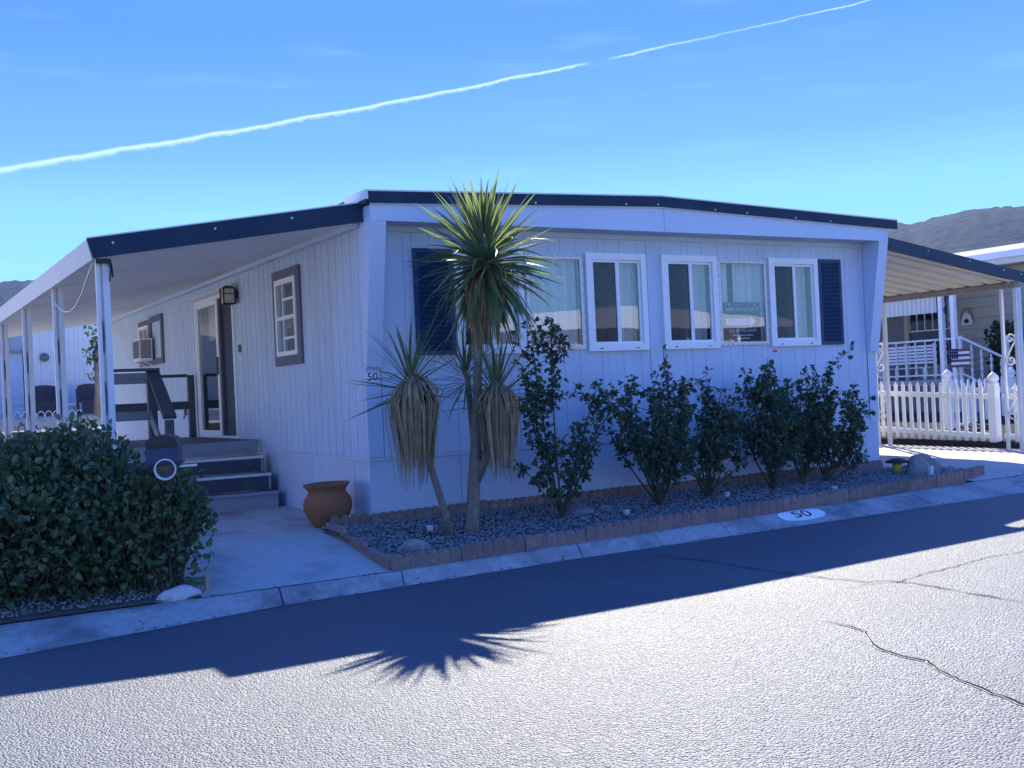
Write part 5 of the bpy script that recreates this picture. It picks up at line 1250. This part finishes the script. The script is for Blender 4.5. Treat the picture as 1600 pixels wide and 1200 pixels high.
def chair(label, cx, cy, z0):
    t_ = thing('patio_chair', label, 'chair', (cx, cy, z0), 'dark rattan chairs against the white wall')
    m = MB(); K = 10
    for i in range(K + 1):
        a = PI * (i / K); xx = -.30 * math.cos(a); yy = .18 * math.sin(a); wv = .10 * math.sin(a)
        m.v += [(cx + xx * 1.0, cy + yy, z0 + .42), (cx + xx * 1.05, cy + yy + .06, z0 + .72 + wv)]
    for i in range(K): a = 2 * i; m.f.append((a, a + 2, a + 3, a + 1))
    obj('backrest', m, M['rattan'], t_, True)
    obj('seat', MB().box(cx - .27, cx + .27, cy - .30, cy + .12, z0 + .36, z0 + .42), M['rattan'], t_)
    for s_ in (-1, 1):
        obj('armrest', MB().tube([(cx + s_ * .30, cy + .1, z0 + .66), (cx + s_ * .34, cy - .1, z0 + .66), (cx + s_ * .36, cy - .30, z0 + .58), (cx + s_ * .36, cy - .32, z0 + .0)], .035, 7), M['rattan'], t_, True)
        obj('leg', MB().tube([(cx + s_ * .28, cy + .14, z0 + .45), (cx + s_ * .31, cy + .18, z0)], .02, 6), M['rattan'], t_)
    obj('skirt', MB().box(cx - .27, cx + .27, cy - .32, cy - .29, z0 + .08, z0 + .36), M['rattan'], t_)
chair('dark rattan patio chair beside the shed', -.52, 18.2, 1.44); chair('dark rattan patio chair half behind the nearest awning post', .52, 18.2, 1.44)
obj_t = thing('side_table', 'small white side table between the two rattan chairs', 'table', (0, 18.3, 1.44))
obj('tabletop', MB().box(-.18, .20, 18.1, 18.45, 1.74, 1.79), M['vinyl'], obj_t)
for x in (-.16, .15):
    for yy in (18.12, 18.40): obj('leg', MB().box(x, x + .035, yy, yy + .03, 1.44, 1.74), M['vinyl'], obj_t)
structure('upper_terrace', MB().box(-7, 7, 15.6, 24, 1.0, 1.44), M['ground'])
wf = thing('wire_border', 'low white scalloped wire border in front of the rattan chairs', 'garden border', (-.8, 15.9, 1.44))
m = MB()
for i in range(9): m.tube([(-1.5 + i * .16 + .08 + .08 * math.cos(a), 15.9, 1.44 + .05 + .14 * math.sin(a)) for a in [PI * j / 6 for j in range(7)]], .008, 4, False)
obj('hoops', m, M['paintwhite'], wf, False, 'stuff')
def tree(label, x, y, z0, h, r, n, seed, lsize=.16, name='tree'):
    rr = random.Random(seed); t_ = thing(name, label, 'tree', (x, y, z0), 'trees beyond the homes'); m = MB()
    obj('trunk', MB().tube([(x, y, z0 - .1), (x + .05, y, z0 + h * .3), (x, y, z0 + h * .7)], [.14, .10, .04], 8), M['bark'], t_, True)
    cl = [(x + rr.uniform(-.5, .5) * r, y + rr.uniform(-.5, .5) * r, z0 + h * rr.uniform(.35, .9), r * rr.uniform(.35, .6)) for i in range(9)]
    for i in range(n):
        c = rr.choice(cl); v = rvec(rr) * c[3] * rr.random() ** .4; p = Vector((c[0] + v.x, c[1] + v.y, c[2] + v.z)); leaf_poly(m, p, rvec(rr), rvec(rr), lsize, lsize * .6)
    obj('crown', m, M['treeleaf'], t_, False, 'stuff'); return t_
tree('narrow dark evergreen at the rear corner of the home', 0.62, 15.9, 1.3, 2.4, .24, 1300, 81, .10, 'evergreen')
tree('small leafy branch of a young tree in front of the white wall', .22, 15.7, 1.35, 2.4, .30, 110, 82, .11)

# ------------------------------------------------------------------ across the street (seen in the window panes)
xh = thing('house_across_street', 'cream ribbed home across the street mirrored in the window panes', 'house', (15, -19, 1))
obj('wall', MB().box(9, 22, -24, -17, .6, 3.3), M['sunwall'], xh)
m = MB(); x = 9.1
while x < 22: m.box(x, x + .05, -17, -16.97, 1.2, 3.3); x += .4
obj('wall_rib', m, M['sunwall'], xh, False, 'stuff')
m = MB(); m.prism([(8.5, 3.3), (22.5, 3.3), (22.5, 3.5), (15.5, 4.0), (8.5, 3.5)], lambda u, w_: (u, -24.3, w_), lambda u, w_: (u, -16.6, w_)); obj('roof', m, M['panel'], xh)
for x in (18.0, 20.2):
    m = MB()
    for r in fw(x, x + 1.4, 2.0, 3.4, [(x + .1, x + 1.3, 2.1, 3.3)]): m.box(r[0], r[1], -16.965, -16.9, r[2], r[3])
    w = obj('window', m, M['vinyl'], xh); obj('pane', MB().box(x + .1, x + 1.3, -16.968, -16.93, 2.1, 3.3), M['winblack'], w)
obj('carport_roof', MB().prism([(4, 3.1), (8.9, 3.5), (8.9, 3.65), (4, 3.25)], lambda u, w_: (u, -23, w_), lambda u, w_: (u, -16.8, w_)), M['navy'], xh)
for x in (4.2, 6.4): obj('carport_post', MB().box(x, x + .1, -16.95, -16.85, .9, 3.2), M['white'], xh)

# unseen left neighbour, added to bounce sun onto side wall; mirrored in door
lh = thing('neighbour_house', 'added white neighbour home out of view bouncing sun toward the sliding door', 'house', (-10, 7, .3))
obj('wall', MB().box(-14, -8.0, -0.5, 13.5, .2, 3.4), M['whitewall'], lh)
obj('roof', MB().prism([(-14.4, 3.4), (-7.6, 3.4), (-7.6, 3.55), (-11, 4.0), (-14.4, 3.55)], lambda u, w_: (u, -.9, w_), lambda u, w_: (u, 13.9, w_)), M['shingle'], lh)
for yy in (2.0, 6.0, 10.0): obj('window', MB().box(-7.998, -7.96, yy, yy + 1.3, 1.5, 2.7), M['winblack'], lh)

# ------------------------------------------------------------------ air
hz = MB().box(-1500, 2100, -1000, 2000, -31, 245)
hzm = bpy.data.materials.new('haze'); hzm.use_nodes = True; t_ = hzm.node_tree; t_.nodes.clear()
pv = t_.nodes.new('ShaderNodeVolumePrincipled'); pv.inputs['Color'].default_value = (0.20, 0.46, 1.0, 1); pv.inputs['Density'].default_value = 0.00013; pv.inputs['Anisotropy'].default_value = 0.0
ho = t_.nodes.new('ShaderNodeOutputMaterial'); t_.links.new(pv.outputs[0], ho.inputs['Volume'])
obj('haze', hz, hzm, None, False, 'stuff')

# dry leaves and crumbs gathered along the kerb and in the bed
rr = random.Random(77); m = MB()
for i in range(420):
    x = rr.uniform(-4.5, 9.5) if i < 300 else rr.gauss(8.6, .45)
    if i < 300: t = rr.choice((rr.uniform(.75, 1.0), rr.uniform(.0, .12), rr.uniform(0, 1)))
    else: t = rr.uniform(.35, 1.1)
    y = ye(x) + (yb(x) - ye(x)) * t; z = (kz(x, y) if t <= 1 else lotz(x, y) + .012) + .006
    a = rr.random() * 6.3; l = rr.uniform(.012, .035)
    leaf_poly(m, Vector((x, y, z)), Vector((math.cos(a), math.sin(a), rr.uniform(0, .3))).normalized(), Vector((0, 0, 1)), l, l * .5, .3)
obj('leaf_litter', m, M['litter'], None, False, 'stuff')
